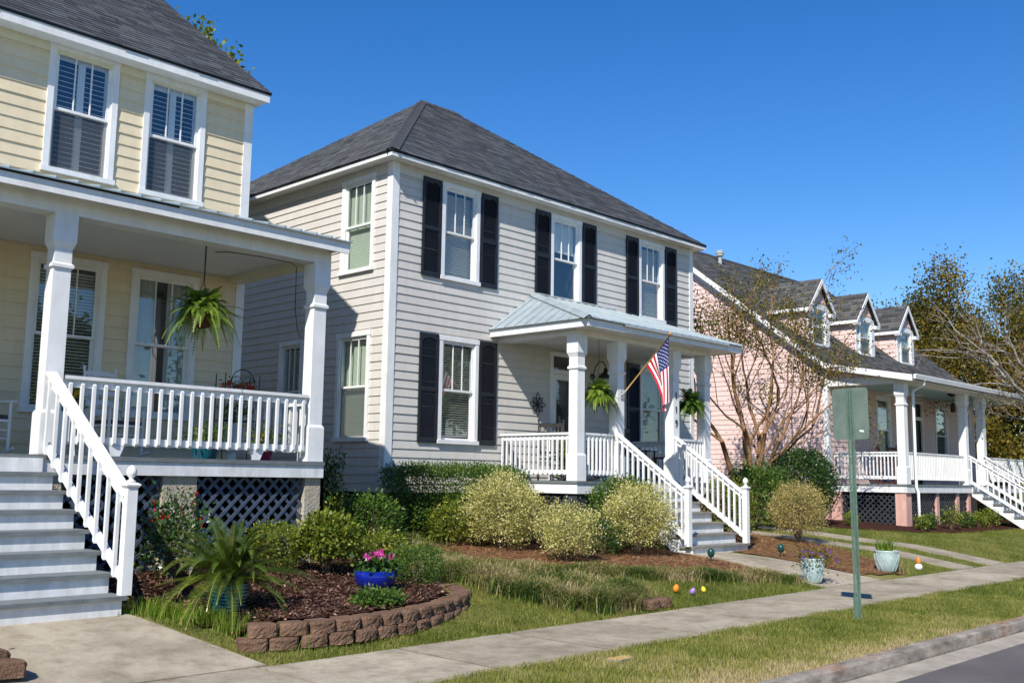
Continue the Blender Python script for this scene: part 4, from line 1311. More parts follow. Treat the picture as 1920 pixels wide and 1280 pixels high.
    rf.add([(ex0, ey0, ze), (ex1, ey0, ze), (ex1, yb, ze), (ex0, yb, ze), (a0, yr, zr), (a1, yr, zr),
            (ex0, ey0, ze - .03), (ex1, ey0, ze - .03), (ex1, yb, ze - .03), (ex0, yb, ze - .03)],
           [(0, 1, 5, 4), (1, 2, 5), (2, 3, 4, 5), (3, 0, 4), (0, 6, 7, 1), (1, 7, 8, 2), (2, 8, 9, 3), (3, 9, 6, 0), (9, 8, 7, 6)])
    roof = part('roof', rf, 'shingle', H)
    c = 1 / math.sqrt(1 + p * p)
    nv = int(dd / c / .145) + 1
    shingles(roof, 'shingles', (ex0, ey0 - .02, ze - .012), (1, 0, 0), (0, c, p * c), lambda v: (min(v * c, dd), max(ex1 - ex0 - v * c, ex1 - ex0 - dd)), 'shingle', nv=nv)
    shingles(roof, 'shingles', (ex0 - .02, yb, ze - .012), (0, -1, 0), (c, 0, p * c), lambda v: (min(v * c, dd), max(2 * dd - v * c, dd)), 'shingle', nv=nv)
    # hip and ridge caps
    hc = MB()
    A = Vector((ex0, ey0, ze)); B = Vector((a0, yr, zr))
    n = 34
    for k in range(n):
        q0 = A.lerp(B, k / n); q1 = A.lerp(B, (k + 1.15) / n)
        for sx, sy in ((-.09, .09), (.09, -.09)):
            hc.add([q0 + Vector((0, 0, .034)), q0 + Vector((sx, sy, -.02)), q1 + Vector((sx, sy, -.028)), q1 + Vector((0, 0, .022))], [(0, 1, 2, 3) if sx < 0 else (3, 2, 1, 0)])
    part('hip_caps', hc, 'shingle_cap', roof, kind='stuff')
    rc = MB()
    for k in range(6):
        x0 = a0 + (a1 - a0) * k / 6 - .02; x1 = a0 + (a1 - a0) * (k + 1.1) / 6
        rc.prism([(yr - .14, zr - .075), (yr, zr + .045), (yr + .14, zr - .075)], 'x', x0, x1)
    part('ridge_vent', rc, 'shingle_cap', roof)
    zf0, zf1 = ze - .118, ze - .032
    part('fascia', MB().box(ex0, ey0, zf0, ex1, ey0 + .028, zf1), 'white', H)
    part('fascia', MB().box(ex0, ey0 + .029, zf0, ex0 + .028, yb, zf1), 'white', H)
    part('fascia', MB().box(ex1 - .028, ey0 + .029, zf0, ex1, yb, zf1), 'white', H)
    so_ = MB().box(ex0 + .029, ey0 + .029, zf0 + .012, ex1 - .029, YW - .001, zf0 + .03)
    so_.box(ex0 + .029, YW, zf0 + .012, XL - .001, yb, zf0 + .03); so_.box(XR + .001, YW, zf0 + .012, ex1 - .029, yb, zf0 + .03)
    part('soffit', so_, 'white', H)
    part('drip_edge', MB().box(ex0 - .01, ey0 - .012, ze - .05, ex1 + .01, ey0 - .001, ze - .008), 'black', H)
    part('drip_edge', MB().box(ex0 - .012, ey0, ze - .05, ex0 - .001, yb, ze - .008), 'black', H)
    # ---- porch
    yd, zd, px0, px1 = 12.05, 1.585, 14.19, 18.66
    part('porch_deck', MB().box(px0 - .02, yd - .02, zd - .045, px1 + .02, YW - .003, zd), 'deck', H)
    part('skirt_board', MB().box(px0, yd, zd - .225, px1, yd + .03, zd - .047), 'white', H)
    part('skirt_board', MB().box(px0, yd + .031, zd - .225, px0 + .03, YW - .035, zd - .047), 'white', H)
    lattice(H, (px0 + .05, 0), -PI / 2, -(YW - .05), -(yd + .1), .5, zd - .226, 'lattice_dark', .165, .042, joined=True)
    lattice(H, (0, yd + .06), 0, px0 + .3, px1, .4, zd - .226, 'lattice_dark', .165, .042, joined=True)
    part('pier', MB().box(px0 + .04, yd + .04, .3, px0 + .29, yd + .35, zd - .226), 'lattice_dark', H)
    pill = []
    for x in (14.335, 15.52, 17.355, 18.50):
        pill.append(sq_pillar(H, x, yd + .145, zd + .001, 4.26, .255))
    bm = MB().box(14.20, yd + .03, 4.26, 18.64, yd + .26, 4.42)
    part('porch_beam', bm, 'white', H)
    part('porch_beam', MB().box(14.21, yd + .262, 4.262, 14.44, YW - .003, 4.42), 'white', H)
    part('porch_beam', MB().box(18.39, yd + .262, 4.262, 18.62, YW - .003, 4.42), 'white', H)
    part('porch_ceiling', MB().box(14.441, yd + .261, 4.33, 18.389, YW - .003, 4.36), 'ceiling', H)
    fx0, fx1, fy, fz0, fz1 = 13.97, 19.14, 11.63, 4.355, 4.495
    part('porch_fascia', MB().box(fx0, fy, fz0, fx1, fy + .03, fz1), 'white', H)
    part('porch_fascia', MB().box(fx0, fy + .031, fz0, fx0 + .03, YW - .025, fz1), 'white', H)
    part('porch_fascia', MB().box(fx1 - .03, fy + .031, fz0, fx1, YW - .025, fz1), 'white', H)
    ps = MB().box(fx0 + .031, fy + .031, fz0 + .008, fx1 - .031, yd + .028, fz0 + .025)
    ps.box(fx0 + .031, yd + .029, fz0 + .008, 14.198, YW - .025, fz0 + .025); ps.box(18.641, yd + .029, fz0 + .008, fx1 - .031, YW - .025, fz0 + .025)
    part('porch_soffit', ps, 'white', H)
    rx0, rx1, ry, rz_ = fx0 - .05, fx1 + .05, fy - .06, fz1 + .012
    hl, hr, zt = 15.22, 17.89, 5.39
    tri = MB()
    yy = YW - .026
    tri.add([(rx0, ry, rz_), (rx1, ry, rz_), (hr, yy, zt), (hl, yy, zt), (rx0, yy, rz_), (rx1, yy, rz_),
             (rx0, ry, rz_ - .012), (rx1, ry, rz_ - .012), (hr, yy, zt - .012), (hl, yy, zt - .012), (rx0, yy, rz_ - .012), (rx1, yy, rz_ - .012)],
            [(0, 1, 2, 3), (0, 3, 4), (1, 5, 2), (6, 9, 8, 7), (6, 10, 9), (7, 8, 11), (0, 6, 7, 1), (4, 10, 6, 0), (1, 7, 11, 5)])
    pr = part('porch_roof', tri, 'metal_roof', H)
    slx = (zt - rz_) / (hl - rx0); sly = (zt - rz_) / (yy - ry)
    for k in range(9):                                   # ribs up the left slope
        y = ry + .22 + k * .27
        if y > yy - .03: break
        xh = rx0 + (hl - rx0) * (y - ry) / (yy - ry)
        part('roof_rib', MB().hexa([(rx0 - .006, y - .012, rz_ + .002), (xh, y - .012, rz_ + (xh - rx0) * slx + .002), (xh, y + .012, rz_ + (xh - rx0) * slx + .002), (rx0 - .006, y + .012, rz_ + .002),
                                    (rx0 - .006, y - .007, rz_ + .022), (xh, y - .007, rz_ + (xh - rx0) * slx + .022), (xh, y + .007, rz_ + (xh - rx0) * slx + .022), (rx0 - .006, y + .007, rz_ + .022)]), 'metal_roof', pr)
    for k in range(21):                                  # ribs up the front slope
        x = rx0 + .15 + k * .25
        if x > rx1: break
        if x < hl: ye = ry + (x - rx0) / (hl - rx0) * (yy - ry)
        elif x > hr: ye = ry + (rx1 - x) / (rx1 - hr) * (yy - ry)
        else: ye = yy
        part('roof_rib', MB().hexa([(x - .012, ry - .006, rz_ + .002), (x + .012, ry - .006, rz_ + .002), (x + .012, ye, rz_ + (ye - ry) * sly + .002), (x - .012, ye, rz_ + (ye - ry) * sly + .002),
                                    (x - .007, ry - .006, rz_ + .022), (x + .007, ry - .006, rz_ + .022), (x + .007, ye, rz_ + (ye - ry) * sly + .022), (x - .007, ye, rz_ + (ye - ry) * sly + .022)]), 'metal_roof', pr)
    hcap = MB()
    A = Vector((rx0, ry, rz_)); B = Vector((hl, yy, zt))
    for off, z_ in (((-.10, .04), .0), ((.04, -.12), .0)):
        o_ = Vector((off[0], off[1], 0))
        hcap.add([A + Vector((0, 0, .04)), A + o_ + Vector((0, 0, .02 + (off[0] * slx if off[0] < 0 else 0) + (off[1] * sly if off[1] < 0 else 0) + .01)),
                  B + o_ + Vector((0, 0, .02 + (off[0] * slx if off[0] < 0 else 0) + (off[1] * sly if off[1] < 0 else 0) + .01)), B + Vector((0, 0, .04))], [(0, 1, 2, 3)])
    part('hip_flashing', hcap, 'metal_roof', pr)
    part('wall_flashing', MB().add([(hl, yy - .001, zt + .05), (hr, yy - .001, zt + .05), (hr, yy - .12, zt - .12 * sly + .028), (hl, yy - .12, zt - .12 * sly + .028)], [(0, 1, 2, 3)]), 'metal_roof', pr)
    part('eave_gutter', MB().box(15.0, ry - .004, rz_ - .052, 18.55, fy - .002, rz_ - .014), 'steel', H)
    # rails
    railing(H, (14.335, yd + .28), (14.335, YW - .04), 2.475, 1.70, 15, face=1, w=.034)
    railing(H, (14.47, yd + .145), (15.39, yd + .145), 2.475, 1.70, 8, face=-1, w=.034)
    railing(H, (17.49, yd + .145), (18.37, yd + .145), 2.475, 1.70, 8, face=-1, w=.034)
    railing(H, (18.50, yd + .28), (18.50, YW - .04), 2.475, 1.70, 15, face=1, w=.034)
    stairs(H, 15.45, 17.30, 10.44, .285, 7, (zd - .285) / 7, .266, 'white_worn', 'deck_worn', (15.40, 17.33), .98, 13)
    # house number on the third column
    fx, fyy = 17.345, yd + .145 - .255 / 2 * .81 - .006
    for zz in (3.34, 3.06):
        part('house_number_digit', MB().prism([(fx - .012, zz - .065), (fx + .012, zz - .065), (fx + .012, zz + .065), (fx - .004, zz + .065), (fx - .03, zz + .045), (fx - .03, zz + .03), (fx - .012, zz + .04)], 'y', fyy - .008, fyy), 'black', pill[2])
    nine = MB()
    zz = 2.78
    pts = []
    for k in range(13):
        a = k / 12 * 2 * PI
        pts.append((fx + .030 * math.cos(a), fyy - .005, zz + .032 + .033 * math.sin(a)))
    nine.tube(pts, .0095, 6)
    nine.tube([(fx + .030, fyy - .005, zz + .032), (fx + .028, fyy - .005, zz - .01), (fx + .012, fyy - .005, zz - .05), (fx - .02, fyy - .005, zz - .066)], .0095, 6)
    part('house_number_digit', nine, 'black', pill[2])
    return H
grey_house()

# ================================================================== PINK HOUSE
def pink_house():
    XL, XR, YW = 28.25, 40.0, 14.3
    YR, ZR, P = 20.3, 9.68, .76
    H = root('pink_house', 'pink clapboard house with three gabled dormers and long white porch', 'house', (34, 14.3, gf(34, 14)))
    zline = lambda y: 5.12 + P * (min(y, 2 * YR - y) - 14.3)
    YB = 26.3
    lo = (XL, YB)
    gw = MB()
    gw.add([(XL, 14.3, 1.4), (XL, YB, 1.4), (XL, YB, 5.1), (XL, YR, ZR - .04), (XL, 14.3, 5.1)], [(0, 4, 3, 2, 1)])
    wl = part('gable_wall', gw, 'pink', H)
    def clip(za, zb):
        zt = zb - .05
        if zt <= 5.1: return (0, YB - YW)
        h = (zt - 5.1) / P
        return (h, YB - YW - h)
    siding(wl, lo, -PI / 2, 0, YB - YW - .12, 1.40, ZR - .2, .155, 'pink', (), clip)
    org = (0, YW)
    wins = [(32.02, 2.30, 1.05, 2.12), (36.75, 2.30, 1.1, 2.12), (38.95, 2.30, 1.1, 2.12)]
    dop = (34.2, 35.06, 1.62, 4.36)
    ops = [opening(*o) for o in wins] + [dop]
    cov = [covered(*o) for o in wins] + [(34.15, 35.1, 1.6, 4.42)]
    fw = wall_sheet(H, 'front_wall', org, 0, XL, XR, 1.4, 5.1, ops, 'pink')
    siding(fw, org, 0, XL + .12, XR - .12, 1.62, 4.62, .155, 'pink', cov)
    bk = MB().box(XR - .05, YW + .004, 1.4, XR, YB, 5.1).box(XL + .004, YB - .05, 1.4, XR - .05, YB, 5.1)
    bk.prism([(14.31, 5.1), (YB, 5.1), (YR, ZR - .06)], 'x', XR - .05, XR)
    part('far_walls', bk, 'pink', H)
    part('foundation', MB().box(XL + .02, YW + .02, .1, XR - .02, YB - .05, 1.41), 'pink_stucco', H)
    part('corner_board', MB().box(XL - .03, YW - .03, 1.4, XL + .12, YW + .12, 5.08), 'white', H)
    for o in wins: window(H, org, 0, *o, 'blind', 0, True)
    dc = MB().box(34.13, YW - .045, 1.62, 34.21, YW + .02, 4.34).box(35.05, YW - .045, 1.62, 35.13, YW + .02, 4.34).box(34.11, YW - .05, 4.34, 35.15, YW + .02, 4.43).box(34.21, YW - .03, 3.78, 35.05, YW + .03, 3.9)
    d = part('door', dc, 'white', H)
    part('inner_door', MB().box(34.2, YW + .05, 1.62, 35.06, YW + .09, 4.36), 'dark_wood', d)
    part('handle', MB().box(34.9, YW + .0, 2.6, 34.93, YW + .049, 2.75), 'steel', d)
    # ---- roof, steep part and porch part
    xl, xr = XL - .24, XR + .24
    ya, za = 14.22, 5.14
    ye, ze = 11.62, 4.66
    zr = za + (YR - ya) * P + .04
    P = (zr - za) / (YR - ya)
    P2 = (za - ze) / (ya - ye)
    t = .05
    rm = MB()
    prof = [(ye, ze), (ya, za), (YR, zr), (2 * YR - ya, za)]
    prof2 = [(y, z - t - .02) for y, z in prof]
    vs = [(xl, y, z) for y, z in prof] + [(xr, y, z) for y, z in prof] + [(xl, y, z) for y, z in prof2] + [(xr, y, z) for y, z in prof2]
    fs = []
    for i in range(3):
        fs += [(i, 4 + i, 5 + i, 1 + i), (8 + i, 9 + i, 13 + i, 12 + i), (i, i + 1, 9 + i, 8 + i), (4 + i, 12 + i, 13 + i, 5 + i)]
    fs += [(0, 8, 12, 4), (3, 7, 15, 11)]
    rm.add(vs, fs)
    roof = part('roof', rm, 'shingle3', H)
    c = 1 / math.sqrt(1 + P * P); c2 = 1 / math.sqrt(1 + P2 * P2)
    shingles(roof, 'shingles', (xl, ya, za + .004), (1, 0, 0), (0, c, P * c), lambda v: (0, xr - xl), 'shingle3', nv=int((YR - ya) / c / .145), expo=.145)
    shingles(roof, 'shingles', (xl, ye - .02, ze + .003), (1, 0, 0), (0, c2, P2 * c2), lambda v: (0, xr - xl), 'shingle3', nv=int((ya - ye) / c2 / .145), expo=.145)
    rc = MB().prism([(YR - .15, zr - .09), (YR, zr + .04), (YR + .15, zr - .09)], 'x', xl, xr)
    part('ridge_cap', rc, 'shingle3', roof)
    rk = MB()
    for (y0, z0), (y1, z1_) in zip(prof[:-1], prof[1:]):
        rk.prism([(y0, z0 - .19), (y0, z0 - .012), (y1, z1_ - .012), (y1, z1_ - .19)], 'x', xl - .03, xl - .002)
    part('rake_board', rk, 'white', H)
    rk2 = MB()
    for (y0, z0), (y1, z1_) in zip(prof[1:-1], prof[2:]):
        rk2.prism([(y0, z0 - .36), (y0, z0 - .12), (y1, z1_ - .12), (y1, z1_ - .36)], 'x', XL - .045, XL - .012)
    part('rake_trim', rk2, 'white', H)
    sf = MB()
    for (y0, z0), (y1, z1_) in zip(prof[:-1], prof[1:]):
        sf.prism([(y0, z0 - .10), (y0, z0 - .085), (y1, z1_ - .085), (y1, z1_ - .10)], 'x', xl, XL - .001)
    part('rake_soffit', sf, 'white', H)
    part('roof_vent', MB().lathe([(.07, -.3), (.07, .22), (.13, .24), (.13, .30), (.15, .32), (.15, .42), (.12, .44)], 31.2, YR - .5, zr - .35, 16), 'steel', H, smooth=False)
    # dormers
    for xc in (29.75, 33.03, 36.3):
        w_, yf, zb, zee, zap = 1.36, 15.3, 5.88, 7.22, 8.02
        x0, x1 = xc - w_ / 2, xc + w_ / 2
        rl = lambda z: (z - za) / P + ya
        dm = MB()
        oa, ob, oc, od = xc - .40, xc + .40, zb + .08, zb + 1.18
        dm.add([(x0, yf, zb), (x1, yf, zb), (x1, yf, zee), (xc, yf, zap - .05), (x0, yf, zee), (x0, rl(zee) + .3, zee), (x1, rl(zee) + .3, zee),
                (oa, yf, oc), (ob, yf, oc), (ob, yf, od), (oa, yf, od)],
               [(0, 1, 8, 7), (1, 2, 9, 8), (2, 3, 4, 10, 9), (4, 0, 7, 10), (0, 4, 5), (1, 6, 2)])
        dw = part('dormer', dm, 'pink', H)
        siding(dw, (x0, 20.0), -PI / 2, 0, 20.0 - yf - .06, zb + .1, zee, .155, 'pink', (), lambda a, b: (20.0 - (rl(a)), 20.0 - yf))
        # gable boards above the window
        for k in range(3):
            z0 = zee + .08 + k * .155; hw_ = w_ / 2 * (1 - (z0 + .1 - zee) / (zap - zee))
            if hw_ > .08: inst('siding_board', BOARD['pink'], dw, (xc - hw_, yf - .003, z0), (0, 0, 0), (2 * hw_, 1, .155))
        # roof of the dormer
        o1 = .17; slp = (zap - zee) / (w_ / 2)
        yb0 = rl(zee - slp * o1); yb1 = rl(zap)
        q = MB()
        for s_ in (-1, 1):
            xe = xc + s_ * (w_ / 2 + o1)
            zl = zee - slp * o1
            a = [(xe, yf - .16, zl), (xc, yf - .16, zap), (xc, yb1 + .1, zap), (xe, yb0 + .05, zl)]
            if s_ > 0: a = [a[1], a[0], a[3], a[2]]
            b_ = [(x, y, z + .045) for x, y, z in a]
            q.hexa(a + b_)
        rr = part('dormer_roof', q, 'shingle3', H)
        sl_len = math.hypot(w_ / 2 + o1, (w_ / 2 + o1) * slp)
        for s_ in (-1, 1):
            xe = xc + s_ * (w_ / 2 + o1)
            dz = slp / math.sqrt(1 + slp * slp); dxx = 1 / math.sqrt(1 + slp * slp)
            shingles(rr, 'shingles', (xe, yf - .165, zee - slp * o1 + .05), (0, 1, 0), (-s_ * dxx, 0, dz), lambda v: (0, max(.3, rl(zee - slp * o1 + v * dz) + .1 - yf)), 'shingle3', nv=int(sl_len / .145), expo=.145)
        tr = MB()
        for s_ in (-1, 1):
            xe = xc + s_ * (w_ / 2 + o1); zl = zee - slp * o1
            a = [(xe, yf - .19, zl - .13), (xc, yf - .19, zap - .15), (xc, yf - .165, zap - .15), (xe, yf - .165, zl - .13)]
            if s_ > 0: a = [a[1], a[0], a[3], a[2]]
            b_ = [(x, y, z + .17) for x, y, z in a]
            tr.hexa(a + b_)
            xa, xb = sorted((xe, xe - s_ * .26))
            tr.box(xa, yf - .163, zl - .14, xb, yf - .003, zl - .02)
            xs0, xs1 = sorted((xc + s_ * (w_ / 2 + .035), xc + s_ * (w_ / 2 - .17)))
            tr.box(xs0, yf - .035, zb - .02, xs1, yf - .001, zee - .02)
        tr.box(x0 + .17, yf - .034, zee - .12, x1 - .17, yf - .001, zee + .03)
        # eave fascia down the sides
        for s_ in (-1, 1):
            xe = xc + s_ * (w_ / 2 + o1)
            xa, xb = sorted((xe, xe + s_ * .02))
            tr.box(xa, yf - .163, zee - slp * o1 - .09, xb, yb0, zee - slp * o1 + .02)
        part('dormer_trim', tr, 'white', dw)
        window(H, (0, yf - .02), 0, xc, zb + .05, .98, 1.22, 'closed', 0, True)
    # ---- porch
    yd, zd = 12.0, 1.62
    part('porch_deck', MB().box(XL + .02, yd - .02, zd - .05, XR, YW - .004, zd), 'deck', H)
    part('skirt_board', MB().box(XL + .04, yd, zd - .235, XR, yd + .035, zd - .052), 'white_worn', H)
    part('skirt_board', MB().box(XL + .04, yd + .036, zd - .235, XL + .075, YW - .035, zd - .052), 'white_worn', H)
    for x in (28.46, 33.02, 34.55, 39.7): sq_pillar(H, x, yd + .15, zd + .001, 4.46, .28)
    part('porch_beam', MB().box(XL + .02, yd + .02, 4.46, XR, yd + .28, 4.60), 'white', H)
    part('porch_beam', MB().box(XL + .0, yd + .282, 4.462, XL + .26, YW - .035, 4.66), 'white', H)
    part('porch_gable', MB().prism([(yd + .3, 4.662), (YW - .034, 4.662), (YW - .034, 5.05), (yd + .3, 4.72)], 'x', XL + .05, XL + .2), 'pink', H)
    part('porch_ceiling', MB().box(XL + .262, yd + .282, 4.56, XR, YW - .004, 4.59), 'aqua', H)
    part('porch_soffit', MB().box(xl + .05, ye + .03, 4.50, xr, yd + .019, 4.52), 'white', H)
    gt = MB().prism([(ye - .10, ze - .02), (ye - .10, ze + .03 - .02), (ye - .085, ze - .0), (ye - .02, ze - .0), (ye - .02, ze - .13), (ye - .075, ze - .13)], 'x', xl + .02, xr)
    part('eave_gutter', gt, 'white', H)
    ds = MB()
    dsx, dsy = 28.78, yd - .06
    ds.tube([(28.7, ye - .06, ze - .12), (28.72, ye - .05, ze - .22), (28.76, dsy + .0, ze - .42), (dsx, dsy, ze - .58), (dsx, dsy, 1.55), (dsx, dsy - .05, 1.42), (dsx, dsy - .05, .62), (dsx + .03, dsy - .13, .53), (dsx + .05, dsy - .26, .50)], .042, 8)
    part('downspout', ds, 'white', H, smooth=True)
    railing(H, (28.46, yd + .30), (28.46, YW - .05), 2.53, 1.76, 18, face=1, w=.034, joined=True)
    railing(H, (28.61, yd + .15), (32.87, yd + .15), 2.53, 1.76, 36, face=-1, w=.034, joined=True)
    railing(H, (34.70, yd + .15), (39.55, yd + .15), 2.53, 1.76, 40, face=-1, w=.034, joined=True)
    stairs(H, 33.12, 34.45, 10.2, .33, 7, (zd - .33) / 7, .295, 'white_worn', 'deck', (33.10, 34.47), .98, 11)
    for a, b in ((28.32, 28.68), (30.45, 30.65), (32.0, 32.2), (32.92, 33.12)):
        part('pier', MB().box(a, yd + .05, .25, b, yd + .36, zd - .236), 'pink_stucco', H)
    part('pier', MB().box(XL + .05, YW - .34, .25, XL + .36, YW - .04, zd - .236), 'pink_stucco', H)
    lattice(H, (0, yd + .10), 0, 28.69, 30.44, .42, zd - .236, 'lattice_dark', .165, .042, joined=True)
    lattice(H, (0, yd + .10), 0, 30.66, 31.99, .42, zd - .236, 'lattice_dark', .165, .042, joined=True)
    lattice(H, (0, yd + .10), 0, 32.21, 32.91, .42, zd - .236, 'lattice_dark', .165, .042, joined=True)
    lattice(H, (XL + .12, 0), -PI / 2, -(YW - .35), -(yd + .37), .42, zd - .236, 'lattice_dark', .165, .042, joined=True)
    return H
pink_house()

# ================================================================== PLANTS
def unit(v): return v / (np.linalg.norm(v, axis=1, keepdims=True) + 1e-9)

def leaf_quads(c, d, size, aspect, nrm_bias=None):
    """diamond leaves: c base points, d unit directions, size lengths"""
    n = len(c)
    r = unit(rng.normal(size=(n, 3)) + (nrm_bias if nrm_bias is not None else 0))
    s = unit(np.cross(d, r))
    nn = np.cross(s, d)
    L = size[:, None]; W = (size * aspect)[:, None] / 2
    a = c; b = c + d * L * .45 + s * W + nn * L * .05; t = c + d * L; e = c + d * L * .45 - s * W + nn * L * .05
    V = np.stack([a, b, t, e], 1).reshape(-1, 3)
    return V, np.arange(n * 4).reshape(n, 4)

def foliage_points(c0, rx, ry, h, ntwig, p, lump, shell, zmin):
    if p >= 4:                                  # clipped block: points spread evenly over its faces
        ar = np.array([ry * h / 2, ry * h / 2, rx * h / 2, rx * h / 2, rx * ry]); ar = ar / ar.sum()
        fc = rng.choice(5, ntwig, p=ar)
        q = rng.uniform(-1, 1, (ntwig, 3))
        q[fc == 0, 0] = -1; q[fc == 1, 0] = 1; q[fc == 2, 1] = -1; q[fc == 3, 1] = 1; q[fc == 4, 2] = 1
        dep = np.abs(rng.normal(0, .05, ntwig)); q *= 1 - dep[:, None] * np.array([1 / max(rx, .4), 1 / max(ry, .4), 1])
        q += .05 * np.sin(q[:, [1, 2, 0]] * np.array([7, 9, 11]) + 1.3) / np.array([rx, ry, h / 2]) * .6
        return c0 + q * np.array([rx, ry, h / 2]), unit(q ** 5 + 1e-6)
    d = unit(rng.normal(size=(ntwig * 2, 3)))
    d = d[d[:, 2] > zmin][:ntwig]
    r = (np.abs(d) ** p).sum(1) ** (-1 / p)
    ph = rng.uniform(0, 6, 6)
    lm = (np.sin(5 * d[:, 0] + ph[0]) * np.sin(4 * d[:, 1] + ph[1]) + np.sin(9 * d[:, 1] + ph[2] + 4 * d[:, 2]) * .6 + np.sin(11 * d[:, 0] + 7 * d[:, 2] + ph[3]) * .5)
    r = r * (1 + lump * lm)
    u = 1 - np.abs(rng.normal(0, shell, len(d)))
    u = np.clip(u, .15, 1.04)
    P = d * (r * u)[:, None]
    return c0 + P * np.array([rx, ry, h / 2.0]), d

def shrub(name, label, x, y, rx, ry, h, ntwig, per, ls, mat, p=2.2, lump=.07, shell=.16, lift=.06, stems=7, group=None, cat='shrub', aspect=.5, zmin=-.8, z0=None, spread=.055, flowers=None):
    global rng
    rng = np.random.default_rng(zlib.crc32(label.encode()))
    zb = gf(x, y) if z0 is None else z0
    R = root(name, label, cat, (x, y, zb), group)
    c0 = np.array([x, y, zb + lift + h / 2])
    P, d = foliage_points(c0, rx, ry, h, ntwig, p, lump, shell, zmin)
    n = len(P) * per
    C_ = np.repeat(P, per, 0) + rng.normal(0, spread, (n, 3))
    D = unit(np.repeat(d, per, 0) * .8 + rng.normal(size=(n, 3)) * .75 + np.array([0, 0, .35]))
    V, F = leaf_quads(C_, D, rng.uniform(ls[0], ls[1], n), aspect, np.repeat(d, per, 0) * .8)
    rn = np.clip(np.repeat(rng.random(len(P)), per) * .55 + rng.random(n) * .5 - .02, 0, 1)
    raw_obj('foliage', raw_mesh('foliage', V, F, mat, rn), R)
    st = MB()
    for k in range(stems):
        a = rng.uniform(0, 2 * PI); e = rng.uniform(.3, .75)
        q = [(x + .03 * math.cos(a), y + .03 * math.sin(a), zb - .03)]
        tx, ty, tz = x + rx * e * math.cos(a), y + ry * e * math.sin(a), zb + lift + h * rng.uniform(.5, .9)
        for t in (.35, .7, 1):
            q.append((x + (tx - x) * t + rng.normal(0, .02), y + (ty - y) * t + rng.normal(0, .02), zb + (tz - zb) * t ** .9))
        st.tube(q, [.016, .012, .008, .004], 5)
    part('stems', st, 'twig', R)
    if flowers:
        fm, nf, fs = flowers
        Pf, df = foliage_points(c0, rx * 1.04, ry * 1.04, h * 1.06, nf, p, lump, .05, -.1)
        k = 6
        C2 = np.repeat(Pf, k, 0) + rng.normal(0, fs * .25, (nf * k if len(Pf) == nf else len(Pf) * k, 3))
        D2 = unit(np.repeat(df, k, 0) * .6 + rng.normal(size=C2.shape))
        V, F = leaf_quads(C2, D2, rng.uniform(fs * .6, fs, len(C2)), .8)
        raw_obj('blossoms', raw_mesh('blossoms', V, F, fm, rng.random(len(C2))), R, kind='stuff')
    return R

# beds of the cream house
shrub('rose_shrub', 'open dark rose shrub with a few red blooms beside the newel post', 5.85, 11.0, .36, .32, .95, 240, 8, (.04, .075), 'leaf_dark', 2.0, .14, .3, .05, 9, spread=.08, flowers=('red_flower', 12, .05))
shrub('boxwood', 'rounded yellow-green clipped shrub behind the sago palm', 7.45, 11.38, .33, .32, .52, 420, 9, (.03, .055), 'leaf_yg', 2.6, .04, .1, .06, spread=.035)
shrub('boxwood', 'rounded leafy shrub with bare lower stems against the slate lattice', 7.95, 10.95, .33, .32, .58, 380, 9, (.04, .075), 'leaf_yg', 2.6, .06, .16, .17, 12, aspect=.6, spread=.04)
shrub('leafy_shrub', 'square-topped green shrub beside the cream house porch corner', 9.55, 12.1, .40, .38, .80, 480, 9, (.04, .09), 'leaf_green', 3.0, .06, .16, .05, aspect=.3)
shrub('nandina', 'low yellow-tipped shrub in front of the square green shrub', 8.95, 11.1, .40, .34, .46, 240, 8, (.035, .06), 'leaf_yg', 2.0, .1, .25, .02)
shrub('leafy_shrub', 'tall narrow glossy shrub at the corner pier of the cream house', 9.45, 13.2, .34, .34, 1.45, 420, 8, (.04, .08), 'leaf_dark', 2.6, .1, .25, .02)
shrub('leafy_shrub', 'yellow-flecked bush between the tall narrow shrub and the square one', 9.35, 12.55, .40, .34, .75, 240, 8, (.04, .075), 'leaf_yg', 2.0, .12, .25, .03)
shrub('round_shrub', 'small round blue-green shrub next to the cobalt bowl', 8.60, 9.95, .33, .32, .40, 620, 9, (.02, .034), 'leaf_green', 2.2, .04, .08, .01, z0=.28)
shrub('gardenia', 'low glossy green shrub in front of the cobalt bowl', 6.98, 8.66, .27, .22, .12, 240, 8, (.03, .055), 'leaf_green', 2.0, .12, .2, .0, z0=.275, spread=.035)
# beds of the grey house
shrub('hedge', 'clipped dark green hedge block under the grey house front window', 12.5, 13.42, 1.40, .40, 1.24, 3200, 9, (.03, .055), 'leaf_green', 5.0, .025, .09, .0, 14)
shrub('azalea', 'loose yellow-green azalea between the hedge and the largest cream bush', 11.9, 12.75, .62, .5, .72, 480, 8, (.04, .07), 'leaf_yg', 2.0, .14, .25, .02)
GV = 'cream variegated bushes in the pine straw'
shrub('variegated_bush', 'largest cream variegated bush in front of the clipped hedge', 12.25, 12.0, .62, .60, 1.20, 1500, 10, (.025, .05), 'leaf_varieg', 2.0, .12, .18, .03, 12, GV)
shrub('variegated_bush', 'smallest cream variegated bush, in the middle of the pine straw', 12.25, 10.6, .45, .43, .82, 820, 10, (.025, .045), 'leaf_varieg', 2.0, .13, .2, .05, 12, GV)
shrub('variegated_bush', 'spreading cream variegated bush leaning against the grey house stair', 14.22, 10.75, .66, .60, 1.08, 1300, 10, (.025, .05), 'leaf_varieg', 2.0, .14, .2, .10, 14, GV)
shrub('azalea', 'bronze-tipped azalea tucked beside the largest cream bush', 13.25, 12.25, .42, .40, .85, 300, 8, (.04, .065), 'leaf_red', 2.0, .16, .28, .02)
